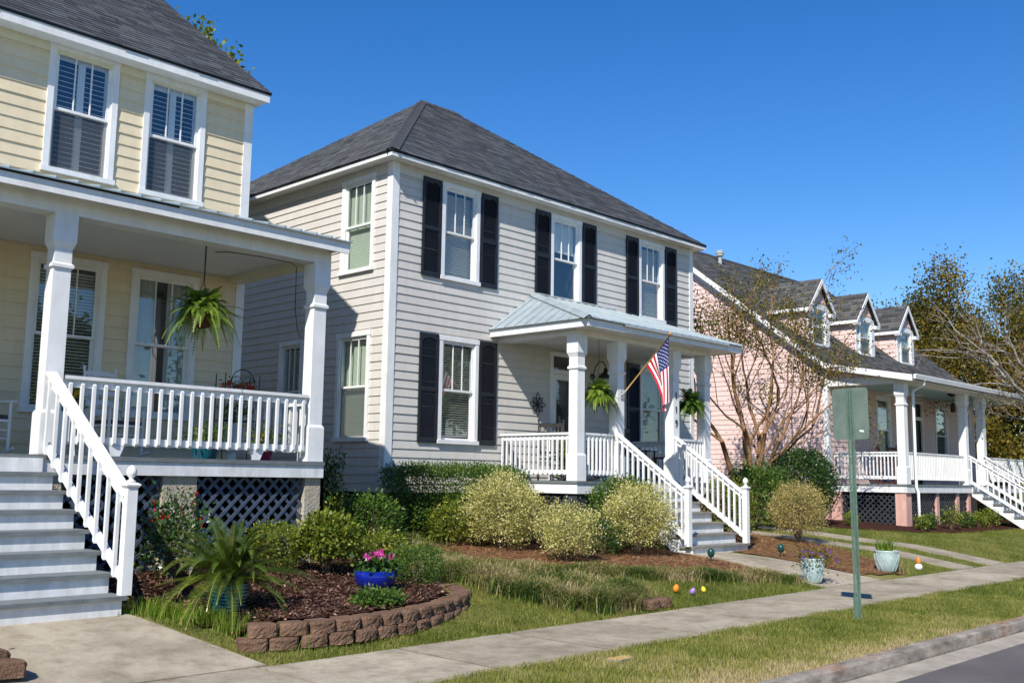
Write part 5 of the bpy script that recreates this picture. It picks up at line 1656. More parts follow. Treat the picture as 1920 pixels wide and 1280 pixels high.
shrub('leafy_shrub', 'dome of green shrub in front of the grey house porch corner', 14.85, 11.5, .66, .44, 1.22, 980, 9, (.035, .06), 'leaf_green', 2.8, .05, .12, .0)
shrub('leafy_shrub', 'low dark green shrub at the foot of the spreading cream bush', 13.55, 10.95, .35, .32, .6, 260, 8, (.035, .06), 'leaf_dark', 2.2, .1, .2, .0)
shrub('leafy_shrub', 'yellow-green shrub just past the grey house stair newel', 18.35, 11.55, .55, .50, 1.25, 620, 9, (.035, .06), 'leaf_yg', 2.4, .08, .15, .0)
shrub('variegated_bush', 'dry straw-coloured bush standing alone by the driveway', 20.0, 10.85, .60, .56, 1.12, 1300, 10, (.022, .045), 'leaf_dryv', 2.2, .08, .18, .12, 22, GV)
shrub('leafy_shrub', 'bright green bush beneath the crape myrtle', 21.9, 13.0, .95, .7, 1.45, 1000, 9, (.045, .085), 'leaf_green', 2.2, .1, .2, .05, spread=.08, aspect=.55)
shrub('leafy_shrub', 'large dark glossy bush beside the pink house porch', 25.1, 13.5, .98, .8, 1.85, 1400, 9, (.05, .09), 'leaf_dark', 2.3, .09, .18, .1, spread=.08, aspect=.55)
# beds of the pink house
for k, (x, y, r_, h, m_, lb) in enumerate([
    (27.6, 11.1, .22, .40, 'leaf_yg', 'small yellow-green clump left of the pink corner pier'),
    (28.35, 11.2, .30, .45, 'leaf_green', 'spiky green clump at the foot of the pink corner pier'),
    (29.3, 10.95, .42, .78, 'leaf_yg', 'yellow-green bush on thin stems beside the downspout'),
    (30.6, 11.05, .34, .48, 'leaf_green', 'low green bush below the second pink pier'),
    (31.6, 11.05, .34, .52, 'leaf_yg', 'yellow-green bush between the two thin pink piers'),
    (32.4, 11.0, .40, .56, 'leaf_yg', 'leafy clump below the pink house stair'),
    (26.2, 12.4, .25, .40, 'leaf_yg', 'straggly clump before the pink house side lattice')]):
    shrub('low_shrub', lb, x, y + .25, r_ * .62, r_ * .62, h * .75, 80, 8, (.05, .08), m_, 2.0, .12, .25, .05, 5, 'low shrubs along the pink house', spread=.045)

# ---------------------------------------------------------------- trees
def grow(segs, tips, p, d, L, r, depth, bend, split, taper, up, thin=.006):
    """one limb; collects segments (points, radii) and twig tips"""
    n = 4
    pts = [p]; rad = [r]
    dd = d
    r1 = max(r * taper, thin)
    for k in range(n):
        dd = (dd + Vector(rng.normal(0, bend, 3)) + Vector((0, 0, up))).normalized()
        pts.append(pts[-1] + dd * (L / n)); rad.append(r + (r1 - r) * (k + 1) / n)
    segs.append((pts, rad))
    if depth == 0:
        tips.append((pts[-1], dd)); tips.append((pts[-2], dd)); tips.append((pts[2], dd))
        return
    k = rng.integers(split[0], split[1] + 1)
    for j in range(k):
        t = rng.integers(2, n + 1) if j else n
        ax = Vector(rng.normal(0, 1, 3)); ax = (ax - ax.dot(dd) * dd).normalized()
        sp_ = rng.uniform(.12, .40) if j == 0 else rng.uniform(.40, .90)
        nd = (dd * math.cos(sp_) + ax * math.sin(sp_)).normalized()
        grow(segs, tips, pts[t], nd, L * rng.uniform(.62, .86), max(rad[t] * (rng.uniform(.86, .96) if j == 0 else rng.uniform(.5, .75)), thin), depth - 1, bend, split, taper, up, thin)

def tree(name, label, base, h0, r0, dirs, depth, L, mat_b, mat_l, nleaf, ls, spread, bend=.16, split=(2, 3), up=.06, group=None, thin=.006, aspect=.6, taper=.7):
    global rng
    rng = np.random.default_rng(zlib.crc32(label.encode()))
    R = root(name, label, 'tree', base, group)
    segs, tips = [], []
    b = Vector(base)
    if h0 > 0:
        pts = [b + Vector((0, 0, -.1))] + [b + Vector((rng.normal(0, .04 * h0 * t), rng.normal(0, .04 * h0 * t), h0 * t)) for t in (.33, .66, 1)]
        segs.append((pts, [r0 * 1.25, r0, r0 * .9, r0 * .82]))
        st = pts[-1]
    else: st = b
    for d in dirs:
        grow(segs, tips, Vector(st) + Vector(rng.normal(0, .04, 3)) * (1 if h0 <= 0 else .3), Vector(d).normalized(), L, r0 * (.62 if h0 > 0 else 1.0) * rng.uniform(.75, 1), depth, bend, split, taper, up, thin)
    tm = MB()
    for pts, rad in segs: tm.tube(pts, rad, 7 if rad[0] > .04 else (5 if rad[0] > .015 else 3))
    part('trunk', tm, mat_b, R, smooth=True)
    T = np.array([list(t[0]) for t in tips]); D = np.array([list(t[1]) for t in tips])
    i = rng.integers(0, len(T), nleaf)
    C_ = T[i] + rng.normal(0, spread, (nleaf, 3)) - D[i] * rng.uniform(0, spread * 2, (nleaf, 1))
    dd = unit(D[i] * .5 + rng.normal(size=(nleaf, 3)))
    V, F = leaf_quads(C_, dd, rng.uniform(ls[0], ls[1], nleaf), aspect)
    tr_ = rng.random(len(T))
    rn = np.clip(tr_[i] * .55 + rng.random(nleaf) * .5 - .02, 0, 1)
    raw_obj('crown', raw_mesh('crown', V, F, mat_l, rn), R)
    return R

tree('crape_myrtle', 'multi-stemmed tan-barked crape myrtle with sparse new leaves before the pink gable', (24.3, 14.6, .55), 0, .092,
     [(-.30, .05, 1), (-.12, .30, 1), (.05, -.25, 1), (.25, .15, 1), (.42, -.30, 1), (-.42, -.2, 1), (.5, .1, 1)], 4, 2.45, 'bark_tan', 'leaf_olive', 11500, (.05, .10), .17, .13, (2, 3), .09, None, .005, .55, .72)

GT_ = 'trees beyond the pink house'
for k, (bx, by, h0, r0, L, dp, mt, lb, nl, sd) in enumerate([
    (47.5, 21.0, 2.4, .24, 2.5, 4, 'leaf_gold', 'golden-green oak rising directly behind the third dormer', 34000, 1),
    (52.0, 18.5, 3.0, .28, 2.9, 4, 'leaf_gold', 'tall golden oak standing clear of the pink roof end', 38000, 2),
    (50.0, 14.0, 2.2, .22, 2.5, 4, 'leaf_gold', 'bronze-gold tree at the far end of the pink porch', 32000, 3),
    (58.0, 15.5, 3.2, .3, 3.3, 4, 'leaf_olive', 'olive tree farthest along the street', 30000, 4),
    (46.5, 26.0, 2.6, .24, 2.3, 4, 'leaf_olive', 'thin olive tree rising behind the pink ridge', 15000, 5)]):
    tree('oak_tree', lb, (bx, by, .5), h0, r0, [(.5, .1, .9), (-.5, .2, .9), (.1, -.55, .9), (-.15, .55, .9), (0, 0, 1)], dp, L, 'bark', mt, int(nl * 1.35), (.10, .20), .40, .15, (2, 3), .03, GT_, .012)
tree('bare_tree', 'pale-barked nearly bare tree with reddish buds leaning over the pink porch end', (36.9, 9.9, .33), 2.3, .15,
     [(-.35, .25, 1), (-.55, .45, .75), (.3, -.1, 1), (-.2, .6, .8), (-.65, .1, .5)], 4, 2.2, 'bark_pale', 'leaf_bronze', 5200, (.04, .085), .16, .15, (2, 3), .04, None, .006, .6, .72)
tree('street_tree', 'green leafy tree peeking out behind the cream house', (12.5, 26.75, .6), 6.7, .22,
     [(.45, .1, .8), (-.45, .15, .9), (.1, -.5, .9), (-.1, .5, 1), (0, 0, 1)], 3, 2.6, 'bark', 'leaf_yg', 15000, (.12, .2), .22, .15, (2, 3), .06, None, .012)
for k, (x, y, rx, ry, h, mt, lb) in enumerate([(46, 11.5, 2.2, 1.6, 3.6, 'leaf_dark', 'dark evergreen thicket seen through the pink porch end'), (50.5, 9.0, 2.4, 1.8, 3.0, 'leaf_olive', 'olive bush mass past the bare tree'),
                                                (43.5, 15.5, 1.7, 1.5, 3.6, 'leaf_gold', 'golden bush against the pink house far wall'), (56, 8.5, 3, 2.5, 4.5, 'leaf_gold', 'broad golden bush at the street bend')]):
    shrub('thicket', lb, x, y, rx, ry, h, 1700, 8, (.12, .22), mt, 2.2, .14, .22, .0, 8, 'bushes beyond the pink house', spread=.2)

# ---------------------------------------------------------------- ferns and palms
def fronds(center, n, L, elev, droop, pairs, plen, pwid, vfold=.25, azim=None, jitter=.15):
    Vs, Fs, rn = [], [], []
    b = 0
    cx_, cy_, cz_ = center
    for k in range(n):
        a = (2 * PI * k * .618034 if azim is None else azim[k]) + rng.normal(0, .15)
        e = rng.uniform(*elev); l = L * rng.uniform(1 - jitter * 2, 1 + jitter)
        dr = rng.uniform(*droop)
        t = np.linspace(0, 1, pairs + 1)[1:]
        hz = l * (np.cos(e) * t)
        vt = l * (np.sin(e) * t - dr * t ** 2.1)
        hz = hz * (1 - .18 * dr * t ** 2)
        P = np.stack([cx_ + hz * math.cos(a), cy_ + hz * math.sin(a), cz_ + vt], 1)
        T = np.gradient(P, axis=0); T = unit(T)
        side = np.array([-math.sin(a), math.cos(a), 0.0])
        N = unit(np.cross(T, np.tile(side, (len(T), 1))))
        N[N[:, 2] < 0] *= -1
        pl = plen * l / L * np.sin(np.clip(t * .9 + .12, 0, 1) * PI) ** .6 * (1 - .35 * t)
        col = rng.random()
        for s_ in (-1, 1):
            dv = unit(side * s_ + T * .42 + N * vfold)
            base = P
            tip = P + dv * pl[:, None]
            wv = T * pwid
            V = np.stack([base - wv * .5, base + wv * .5, tip + wv * .12, tip - wv * .12], 1).reshape(-1, 3)
            m_ = len(P)
            Vs.append(V); Fs.append(np.arange(m_ * 4).reshape(m_, 4) + b); b += m_ * 4
            rn.append(np.clip(col * .6 + rng.random(m_) * .35, 0, 1))
        # rachis
        wv = side * pwid * .35
        Q = np.stack([P - wv, P + wv], 1).reshape(-1, 3)
        m_ = len(P)
        F = np.array([[2 * i, 2 * i + 1, 2 * i + 3, 2 * i + 2] for i in range(m_ - 1)]) + b
        Vs.append(Q); Fs.append(F); b += 2 * m_
        rn.append(np.full(m_ - 1, .95))
    return np.concatenate(Vs), np.concatenate(Fs), np.concatenate(rn)

def hanging_fern(label, x, y, z, hook, L, mat, n=70):
    R = root('hanging_fern', label, 'hanging plant', (x, y, z), 'ferns hanging from the porches')
    V, F, r = fronds((x, y, z + .02), n * 2, L, (-.1, 1.35), (.25, 1.0), 26, .095, .016, .05)
    raw_obj('fronds', raw_mesh('fronds', V, F, mat, r), R, kind='stuff')
    part('basket', MB().lathe([(.03, -.20), (.11, -.17), (.155, -.06), (.165, .03), (.15, .035), (.02, .02)], x, y, z, 16), 'terracotta', R, smooth=True)
    ch = MB()
    for k in range(3):
        a = k * 2.1 + .3
        ch.tube([(x + .15 * math.cos(a), y + .15 * math.sin(a), z + .03), (x, y, z + .42)], .004, 4)
    part('hanger', ch, 'black', R)
    part('chain', MB().tube([(x, y, z + .42), (x, y, hook)], .011 if mat == 'fern' and x < 10 else .005, 5), 'black', R)
    return R
hanging_fern('bushy green fern on a dark chain from the cream porch ceiling', 6.62, 12.02, 3.68, 4.63, .60, 'fern', 95)
hanging_fern('bright fern hanging between the first two columns of the grey house porch', 14.98, 12.2, 3.20, 4.262, .50, 'fern', 85)
hanging_fern('darker fern hanging between the numbered column and the last grey porch column', 18.02, 12.2, 3.20, 4.262, .50, 'fern_dark', 80)

def sago(name, label, x, y, z, L, n, pairs, pot):
    R = root(name, label, 'palm', (x, y, z))
    V, F, r = fronds((x, y, z + pot), n, L, (.15, 1.35), (.2, .75), pairs, .115, .0095, .5)
    raw_obj('fronds', raw_mesh('fronds', V, F, 'sago', r), R, kind='stuff')
    part('trunk', MB().lathe([(.09, -.12), (.10, .0), (.075, .08), (.02, .11)], x, y, z + pot, 12), 'bark', R)
    return R
sago('sago_palm', 'sago palm with arching fronds growing in the teal pot', 5.56, 9.27, .25, 1.0, 92, 58, .30)
sago('sago_palm', 'spiky palm by the foot of the pink house stair', 34.6, 9.7, .30, .95, 30, 26, .25)

# ================================================================== THINGS IN THE FRONT GARDENS
def block_mesh(seed, Lf=.272, Lb=.20, dp=.19, h=.110):
    """wedge block, split-rock front at -y, origin at bottom centre"""
    r = np.random.default_rng(seed)
    nx, nz = 9, 5
    v, f = [], []
    for j in range(nz + 1):
        for i in range(nx + 1):
            t = i / nx; z = h * j / nz
            x = -Lf / 2 + Lf * t
            y = -dp / 2 - .030 * math.sin(PI * t) ** .6 + r.normal(0, .0035)
            if i in (0, nx): y = -dp / 2 + .014
            if j == nz: y += .01
            v.append((x + r.normal(0, .002), y, z))
    for j in range(nz):
        for i in range(nx):
            a = j * (nx + 1) + i
            f.append((a, a + 1, a + nx + 2, a + nx + 1))
    b = len(v)
    v += [(-Lb / 2, dp / 2, 0), (Lb / 2, dp / 2, 0), (Lb / 2, dp / 2, h), (-Lb / 2, dp / 2, h)]
    bot = list(range(0, nx + 1)); top = list(range(nz * (nx + 1), nz * (nx + 1) + nx + 1))
    f.append(tuple(top + [b + 2, b + 3]))
    f.append(tuple(bot[::-1] + [b, b + 1]))
    f.append(tuple([b + 3, b] + [j * (nx + 1) for j in range(nz + 1)]))
    f.append(tuple([b + 1, b + 2] + [j * (nx + 1) + nx for j in range(nz, -1, -1)]))
    f.append((b, b + 3, b + 2, b + 1))
    m_ = MB(); m_.add(v, f)
    return m_.mesh('block', 'block')
BL = [block_mesh(k) for k in range(6)]
ring = root('retaining_wall', 'curved two-course brown block wall around the mulch bed', 'garden wall', (6.8, 8.3, .08))
ctrl = [(5.02, 8.22), (5.6, 8.06), (6.2, 8.03), (6.9, 8.13), (7.6, 8.38), (8.2, 8.72), (8.65, 9.12), (8.92, 9.55), (9.0, 9.98)]
cp = np.array(ctrl); sg = np.linalg.norm(np.diff(cp, axis=0), axis=1); cu_ = np.concatenate([[0], np.cumsum(sg)])
def at_ring(t):
    return np.interp(t, cu_, cp[:, 0]), np.interp(t, cu_, cp[:, 1])
for course in (0, 1):
    t = 0.14 + (.10 if course else 0)
    k = 0
    while t < cu_[-1] - .05:
        x, y = at_ring(t); x2, y2 = at_ring(min(t + .12, cu_[-1])); x1, y1 = at_ring(max(t - .12, 0))
        a = math.atan2(y2 - y1, x2 - x1)
        nx_, ny_ = -math.sin(a), math.cos(a)
        o = course * .035
        inst('block', BL[(k * 5 + course * 2) % 6], ring, (x + nx_ * o, y + ny_ * o, .063 + course * .113 + random.uniform(-.003, .003)), (random.uniform(-.012, .012), 0, a + random.uniform(-.04, .04)))
        t += .285; k += 1
inst('block', BL[2], ring, (8.73, 9.62, .192), (0, 0, 2.0))
for k, (x, y, a) in enumerate([(10.66, 7.86, .15), (10.94, 7.89, -.1)]):
    o = inst('stepping_block', BL[k], None, (x, y, gf(x, y) + .005), (0, 0, a))
    tag(o, ['loose brown wall block touching the dark green grass clump by the pavement', 'loose brown wall block on the egg side of the other, by the pavement'][k], 'stone block', 'loose blocks by the pavement')
pw_ = root('retaining_wall', 'low brown block edging beside the cream house path', 'garden wall', (2.9, 8.3, .05))
for k in range(4): inst('block', BL[k], pw_, (3.06 - .02 * k, 8.16 + .29 * k, .10 + .04 * k), (0, 0, PI / 2))
shrub('low_shrub', 'small green plant behind the edging at the path of the cream house', 2.72, 8.6, .28, .3, .3, 160, 8, (.04, .07), 'leaf_green', 2, .1, .2, 0)
sago('sago_palm', 'palm whose frond shadows fall across the cream house path', 1.95, 8.75, .14, .85, 30, 26, .2)

# pots
tp = root('teal_pot', 'ribbed teal glazed pot holding the sago palm', 'pot', (5.56, 9.27, .25))
prof = [(.155, 0)]
for k in range(7):
    z = .025 + k * .034
    r_ = .158 + .032 * (k / 6)
    prof += [(r_, z), (r_ + .008, z + .009), (r_ + .008, z + .020), (r_, z + .028)]
prof += [(.205, .272), (.205, .287), (.185, .287), (.18, .25)]
part('pot_body', MB().lathe(prof, 5.56, 9.27, .25, 32), 'teal_pot', tp, smooth=True)
part('soil', MB().lathe([(.18, .245), (.12, .26), (.01, .265)], 5.56, 9.27, .25, 20), 'soil', tp)
bb = root('cobalt_bowl', 'wide glossy cobalt blue bowl on the mulch', 'pot', (7.77, 9.72, .28))
part('bowl_body', MB().lathe([(.11, 0), (.17, .02), (.232, .10), (.247, .17), (.238, .235), (.225, .235), (.222, .2), (.15, .195)], 7.77, 9.72, .28, 36), 'blue_pot', bb, smooth=True)
part('soil', MB().lathe([(.222, .19), (.1, .21), (.01, .212)], 7.77, 9.72, .28, 20), 'soil', bb)
shrub('cyclamen', 'pink-flowered cyclamen planted in the cobalt bowl', 7.77, 9.72, .20, .20, .13, 70, 6, (.05, .08), 'leaf_dark', 2, .1, .2, .0, 4, cat='flowers', aspect=.8, z0=.48)
fl = bpy.data.objects['cyclamen']
Vs, Fs, b = [], [], 0
for (dx, dy, dz) in [(-.16, -.06, .17), (.04, -.04, .21), (.10, .02, .18), (.0, .06, .17), (.15, -.08, .15), (-.02, -.12, .18)]:
    n = 14
    C_ = np.tile(np.array([7.77 + dx, 9.72 + dy, .50 + dz]), (n, 1)) + rng.normal(0, .014, (n, 3))
    V, F = leaf_quads(C_, unit(rng.normal(size=(n, 3)) + np.array([0, 0, .7])), rng.uniform(.04, .065, n), .75)
    Vs.append(V); Fs.append(F + b); b += len(V)
Fs = np.concatenate(Fs)
raw_obj('blossoms', raw_mesh('blossoms', np.concatenate(Vs), Fs, 'pink_flower', rng.random(len(Fs))), fl, kind='stuff')

def pale_planter(label, x, y, s=1.0):
    z = gf(x, y) - .005
    R = root('planter', label, 'planter', (x, y, z), 'pale glazed planters by the grey house path')
    part('planter_body', MB().lathe([(.13 * s, 0), (.17 * s, .03), (.225 * s, .16), (.24 * s, .28), (.235 * s, .36), (.245 * s, .375), (.245 * s, .395), (.222 * s, .395), (.215 * s, .35), (.1, .345)], x, y, z, 32), 'pale_pot', R, smooth=True)
    dm = MB()
    rad = lambda t: (.175 + .065 * math.sin(t * PI * .62)) * s
    for k in range(12):
        for sg_ in (-1, 1):
            pts = []
            for q in range(7):
                t = q / 6; a = 2 * PI * (k + sg_ * t) / 12
                r_ = rad(t) + .003
                pts.append((x + r_ * math.cos(a), y + r_ * math.sin(a), z + .035 + .31 * t))
            dm.tube(pts, .007, 4)
    part('diamond_relief', dm, 'pale_pot', R, kind='stuff')
    part('soil', MB().lathe([(.215 * s, .34), (.1, .36), (.01, .362)], x, y, z, 20), 'soil', R)
    return z
zp = pale_planter('pale aqua diamond-relief planter overflowing with violet flowers', 15.22, 8.02, .72)
shrub('trailing_flowers', 'violet flowers trailing from the planter beside the path', 15.25, 7.98, .32, .30, .32, 110, 7, (.03, .06), 'leaf_olive', 2, .25, .4, .0, 10, cat='flowers', z0=zp + .22, spread=.06, flowers=('violet_flower', 20, .04))
zp2 = pale_planter('pale aqua diamond-relief planter with a few grassy leaves', 18.06, 8.08, .86)
sl2 = root('spider_plant', 'tuft of grassy leaves in the planter by the dry bed', 'plant', (18.06, 8.08, zp2 + .35))
n = 110
blades('leaves', rng.normal(18.06, .07, n), rng.normal(8.08, .07, n), np.full(n, zp2 + .34), rng.uniform(.22, .36, n), rng.uniform(.006, .011, n), 'tall_grass', rng.random(n), .8, 3, parent=sl2, kind='stuff', droop=.25)
tufts('long_grass', [(18.45, 8.0), (18.55, 8.15), (18.35, 7.95)], 120, (.1, .26), .07, 'liriope')

# garden spot lights
def spot(label, x, y):
    z = gf(x, y)
    R = root('spot_light', label, 'garden light', (x, y, z), 'small green garden lights')
    part('stake', MB().tube([(x, y, z - .05), (x, y, z + .10)], .011, 6), 'spot_green', R)
    part('lamp_head', MB().lathe([(.02, .09), (.045, .11), (.062, .15), (.06, .20), (.035, .235), (.008, .245)], x, y, z, 16), 'spot_green', R, smooth=True)
    part('cable', MB().tube([(x, y, z + .02), (x + .08, y + .05, z + .015), (x + .2, y + .02, z + .012)], .006, 4), 'spot_green', R)
spot('green garden light at the foot of the grey house stair on the straw side', 14.78, 9.62)
spot('green garden light on the far side of the grey house path', 16.95, 9.55)

# plastic eggs and ornament
def egg(label, x, y, mat, s, tilt):
    prof = [(.036 * s * math.sin(a) * (1 + .14 * math.cos(a)), .05 * s * (1 - math.cos(a))) for a in [.02 + k * (PI - .04) / 14 for k in range(15)]]
    m_ = MB().lathe(prof, 0, 0, 0, 18)
    o = link(bpy.data.objects.new('plastic_egg', m_.mesh('plastic_egg', mat, True)))
    o.location = (x, y, gf(x, y) + .025); o.rotation_euler = (tilt, .25, 0)
    tag(o, label, 'plastic egg', 'easter eggs on the lawn')
egg('orange plastic egg standing in the grass by the pocket stones', 11.83, 8.28, 'egg_orange', 1.15, .1)
egg('lilac plastic egg lying in the grass', 12.0, 8.14, 'egg_purple', .95, .5)
egg('yellow plastic egg lying in the grass', 12.33, 8.14, 'egg_yellow', .9, -.5)
orn = root('garden_ornament', 'small white and orange lawn ornament past the straw bed', 'ornament', (19.2, 7.98, .04))
part('ornament_body', MB().lathe([(.03, 0), (.065, .03), (.072, .075), (.05, .11), (.03, .125)], 19.2, 7.98, .04, 16), 'paper', orn, smooth=True)
part('ornament_cap', MB().lathe([(.034, .125), (.038, .15), (.036, .21), (.02, .24), (.003, .245)], 19.2, 7.98, .04, 14), 'egg_orange', orn, smooth=True)

# cut stump in the verge
sp_ = []
for k in range(22):
    a = 2 * PI * k / 22
    sp_.append((7.55 + (.13 + .035 * math.sin(3 * a + .5)) * math.cos(a) * 1.1, 5.88 + (.10 + .03 * math.cos(2 * a)) * math.sin(a)))
st_ = root('tree_stump', 'low freshly cut stump in the dry verge grass', 'stump', (7.55, 5.88, 0))
part('bark_ring', MB().prism(sp_, 'z', -.06, .028), 'bark_pale', st_)
part('cut_face', MB().prism([(7.55 + (x - 7.55) * .86, 5.88 + (y - 5.88) * .86) for x, y in sp_], 'z', .0, .033), 'stump_cut', st_)

# ------------------------------------------------------------------ road sign seen from behind
SX, SY = 12.03, 5.77
sgn = root('street_sign', 'back of a blank metal road sign on a perforated green post', 'road sign', (SX, SY, 0))
# the post is a hat channel with punched holes: front web strip with square gaps
wv = .030; zt = 2.79
web = MB()
nh = 108
for s_ in (-1, 1):
    ya, yb_ = sorted((SY + s_ * .0065, SY + s_ * .018))
    web.box(SX - .002, ya, .0, SX + .002, yb_, zt)
for k in range(nh + 1):
    z = k * zt / nh
    web.box(SX - .0019, SY - .0065, max(z - .0065, 0), SX + .0019, SY + .0065, min(z + .0065, zt))
part('post', web, 'sign_post', sgn)
part('post_flange', MB().hexa([(SX - .002, SY - .018, 0), (SX + .028, SY - .024, 0), (SX + .028, SY - .027, 0), (SX - .002, SY - .021, 0), (SX - .002, SY - .018, zt), (SX + .028, SY - .024, zt), (SX + .028, SY - .027, zt), (SX - .002, SY - .021, zt)]), 'sign_post', sgn)
part('post_flange', MB().hexa([(SX - .002, SY + .021, 0), (SX + .028, SY + .027, 0), (SX + .028, SY + .024, 0), (SX - .002, SY + .018, 0), (SX - .002, SY + .021, zt), (SX + .028, SY + .027, zt), (SX + .028, SY + .024, zt), (SX - .002, SY + .018, zt)]), 'sign_post', sgn)
part('post_flange', MB().box(SX + .028, SY - .045, 0, SX + .031, SY - .024, zt), 'sign_post', sgn)
part('post_flange', MB().box(SX + .028, SY + .024, 0, SX + .031, SY + .045, zt), 'sign_post', sgn)
part('ground_stub', MB().box(SX - .012, SY - .035, -.1, SX - .003, SY + .035, .26), 'sign_post', sgn)
part('bolt', MB().lathe([(.011, 0), (.011, .008), (.006, .012)], 0, 0, 0, 8), 'rust', sgn)
bpy.data.objects['bolt'].rotation_euler = (0, -PI / 2, 0); bpy.data.objects['bolt'].location = (-.004, 0, 2.74)
inst('bolt', bpy.data.objects['bolt'].data, sgn, (SX - .004, SY, 2.25), (0, -PI / 2, 0))
inst('bolt', bpy.data.objects['bolt'].data, sgn, (SX - .013, SY, .22), (0, -PI / 2, 0))
hw_, z0_, z1_s, rc_ = .235, 2.16, 2.80, .045
pl = []
for cy, cz, a0 in ((SY + hw_ - rc_, z1_s - rc_, 0), (SY - hw_ + rc_, z1_s - rc_, 90), (SY - hw_ + rc_, z0_ + rc_, 180), (SY + hw_ - rc_, z0_ + rc_, 270)):
    for q in range(6):
        a = math.radians(a0 + q * 18)
        pl.append((cy + rc_ * math.cos(a), cz + rc_ * math.sin(a)))
part('sign_plate', MB().prism(pl, 'x', SX + .0315, SX + .035), 'sign', sgn)
part('sticker', MB().prism([(SY - .17, 2.245), (SY - .115, 2.255), (SY - .11, 2.275), (SY - .165, 2.272)], 'x', SX + .0305, SX + .0312), 'paper', sgn)
sgn.rotation_euler = (math.radians(-.9), math.radians(.4), 0)

# ------------------------------------------------------------------ flag
def flag():
    A = Vector((15.52, 12.045, 3.24)); Bt = Vector((15.50, 10.92, 4.30))
    R = root('flag', 'american flag hanging limp from a wooden pole on the second porch column', 'flag', tuple(A))
    part('pole', MB().tube([A, A.lerp(Bt, .5), Bt], [.014, .013, .012], 10), 'pole_wood', R, smooth=True)
    part('pole_tip', MB().lathe([(.012, -.03), (.03, 0), (.034, .03), (.02, .055), (.003, .062)], Bt.x, Bt.y, Bt.z, 14), 'pole_wood', R, smooth=True)
    part('bracket', MB().tube([A + Vector((0, .03, .0)), A, A + (Bt - A) * .07], [.03, .024, .02], 8).box(A.x - .035, A.y + .022, A.z - .07, A.x + .035, A.y + .032, A.z + .07), 'steel', R)
    s0, s1 = .965, .50                       # along the pole, top stripe side first
    Lf = 1.16
    def Q(s, t):
        h = A.lerp(Bt, s0 + (s1 - s0) * s)
        ht = A.lerp(Bt, s0)
        wv_ = 1 - (1 - t) ** 1.7
        tgt = ht.y + .03 + .10 * s * (1 - .4 * t)
        y = h.y + (tgt - h.y) * wv_ * .93
        z = h.z - .018 - t * (Lf + .02 - .30 * s) * (1.0 - .10 * (1 - t) * s)
        amp = .055 * min(1, t * 2.2 + .05)
        x = h.x + amp * math.sin(8.5 * s + 1.2 * t + .4) - .02 * t
        y += .030 * t * math.cos(8.5 * s + 2.0 * t)
        return Vector((x, y, z))
    NS, NT = 39, 44
    m_ = MB()
    P = [[Q(i / NS, j / NT) for j in range(NT + 1)] for i in range(NS + 1)]
    vs = [P[i][j] for i in range(NS + 1) for j in range(NT + 1)]
    base = len(m_.v); m_.v += [tuple(v) for v in vs]
    canton_t = .40
    for i in range(NS):
        stripe = i * 13 // NS
        for j in range(NT):
            blue = stripe < 7 and (j + .5) / NT < canton_t
            m_.f.append((i * (NT + 1) + j, i * (NT + 1) + j + 1, (i + 1) * (NT + 1) + j + 1, (i + 1) * (NT + 1) + j))
            m_.mi.append(2 if blue else (0 if stripe % 2 == 0 else 1))
    part('flag_cloth', m_, ['flag_red', 'flag_white', 'flag_blue'], R, smooth=True)
    st = MB()
    for row in range(9):
        for c_ in range(6 if row % 2 == 0 else 5):
            s = (row + 1) / 10 * 7 / 13
            t = ((c_ * 2 + 1 + (row % 2)) / 12) * canton_t
            o = Q(s, t); eu = (Q(s, t + .01) - o).normalized(); ev = (Q(min(s + .01, 1), t) - o); ev = (ev - ev.dot(eu) * eu).normalized()
            nn = eu.cross(ev).normalized()
            for sd in (.004, -.004):
                pts = [o + nn * sd + (eu * math.cos(a) + ev * math.sin(a)) * r_ for k in range(10) for a, r_ in [(k * PI / 5, .0130 if k % 2 == 0 else .0052)]]
                st.add(pts, [tuple(range(10))])
    part('stars', st, 'flag_white', R, kind='stuff')
flag()

# ------------------------------------------------------------------ porch things of the grey house
lp = root('wall_lamp', 'black barn-style wall lamp on a curved arm by the grey house door', 'lamp', (17.12, 14.12, 4.0))
part('mount', MB().tube([(17.12, 14.13, 3.83), (17.12, 14.09, 3.83)], [.07, .06], 14), 'black', lp)
part('arm', MB().tube([(17.12, 14.10, 3.85), (17.12, 14.03, 4.05), (17.12, 13.93, 4.15), (17.12, 13.82, 4.14), (17.12, 13.76, 4.04), (17.12, 13.755, 3.95)], .012, 8), 'black', lp, smooth=True)
part('shade', MB().lathe([(.028, .13), (.04, .10), (.045, .05), (.09, .02), (.155, -.045), (.165, -.085), (.15, -.085), (.02, .0)], 17.12, 13.755, 3.87, 20), 'black', lp, smooth=True)

md = root('wall_medallion', 'black wrought-iron flower medallion on the grey porch wall', 'wall decor', (15.36, 14.11, 3.12))
mm_ = MB()
cx_, cz_, yy_ = 15.36, 3.12, 14.108
for k in range(8):
    a = k * PI / 4
    d = (math.cos(a), math.sin(a)); q = (-d[1], d[0])
    L = .25 if k % 2 == 0 else .205
    for s_ in (-1, 1):
        pts = [(cx_ + d[0] * L * t + q[0] * s_ * .052 * math.sin(PI * t), yy_, cz_ + d[1] * L * t + q[1] * s_ * .052 * math.sin(PI * t)) for t in (0.1, .3, .5, .7, .9, 1)]
        mm_.tube(pts, .007, 5)
mm_.tube([(cx_ + .135 * math.cos(a), yy_ - .004, cz_ + .135 * math.sin(a)) for a in np.linspace(0, 2 * PI, 25)], .006, 5)
mm_.tube([(cx_, yy_ + .01, cz_), (cx_, yy_ - .02, cz_)], [.035, .02], 10)
part('scrollwork', mm_, 'black', md)

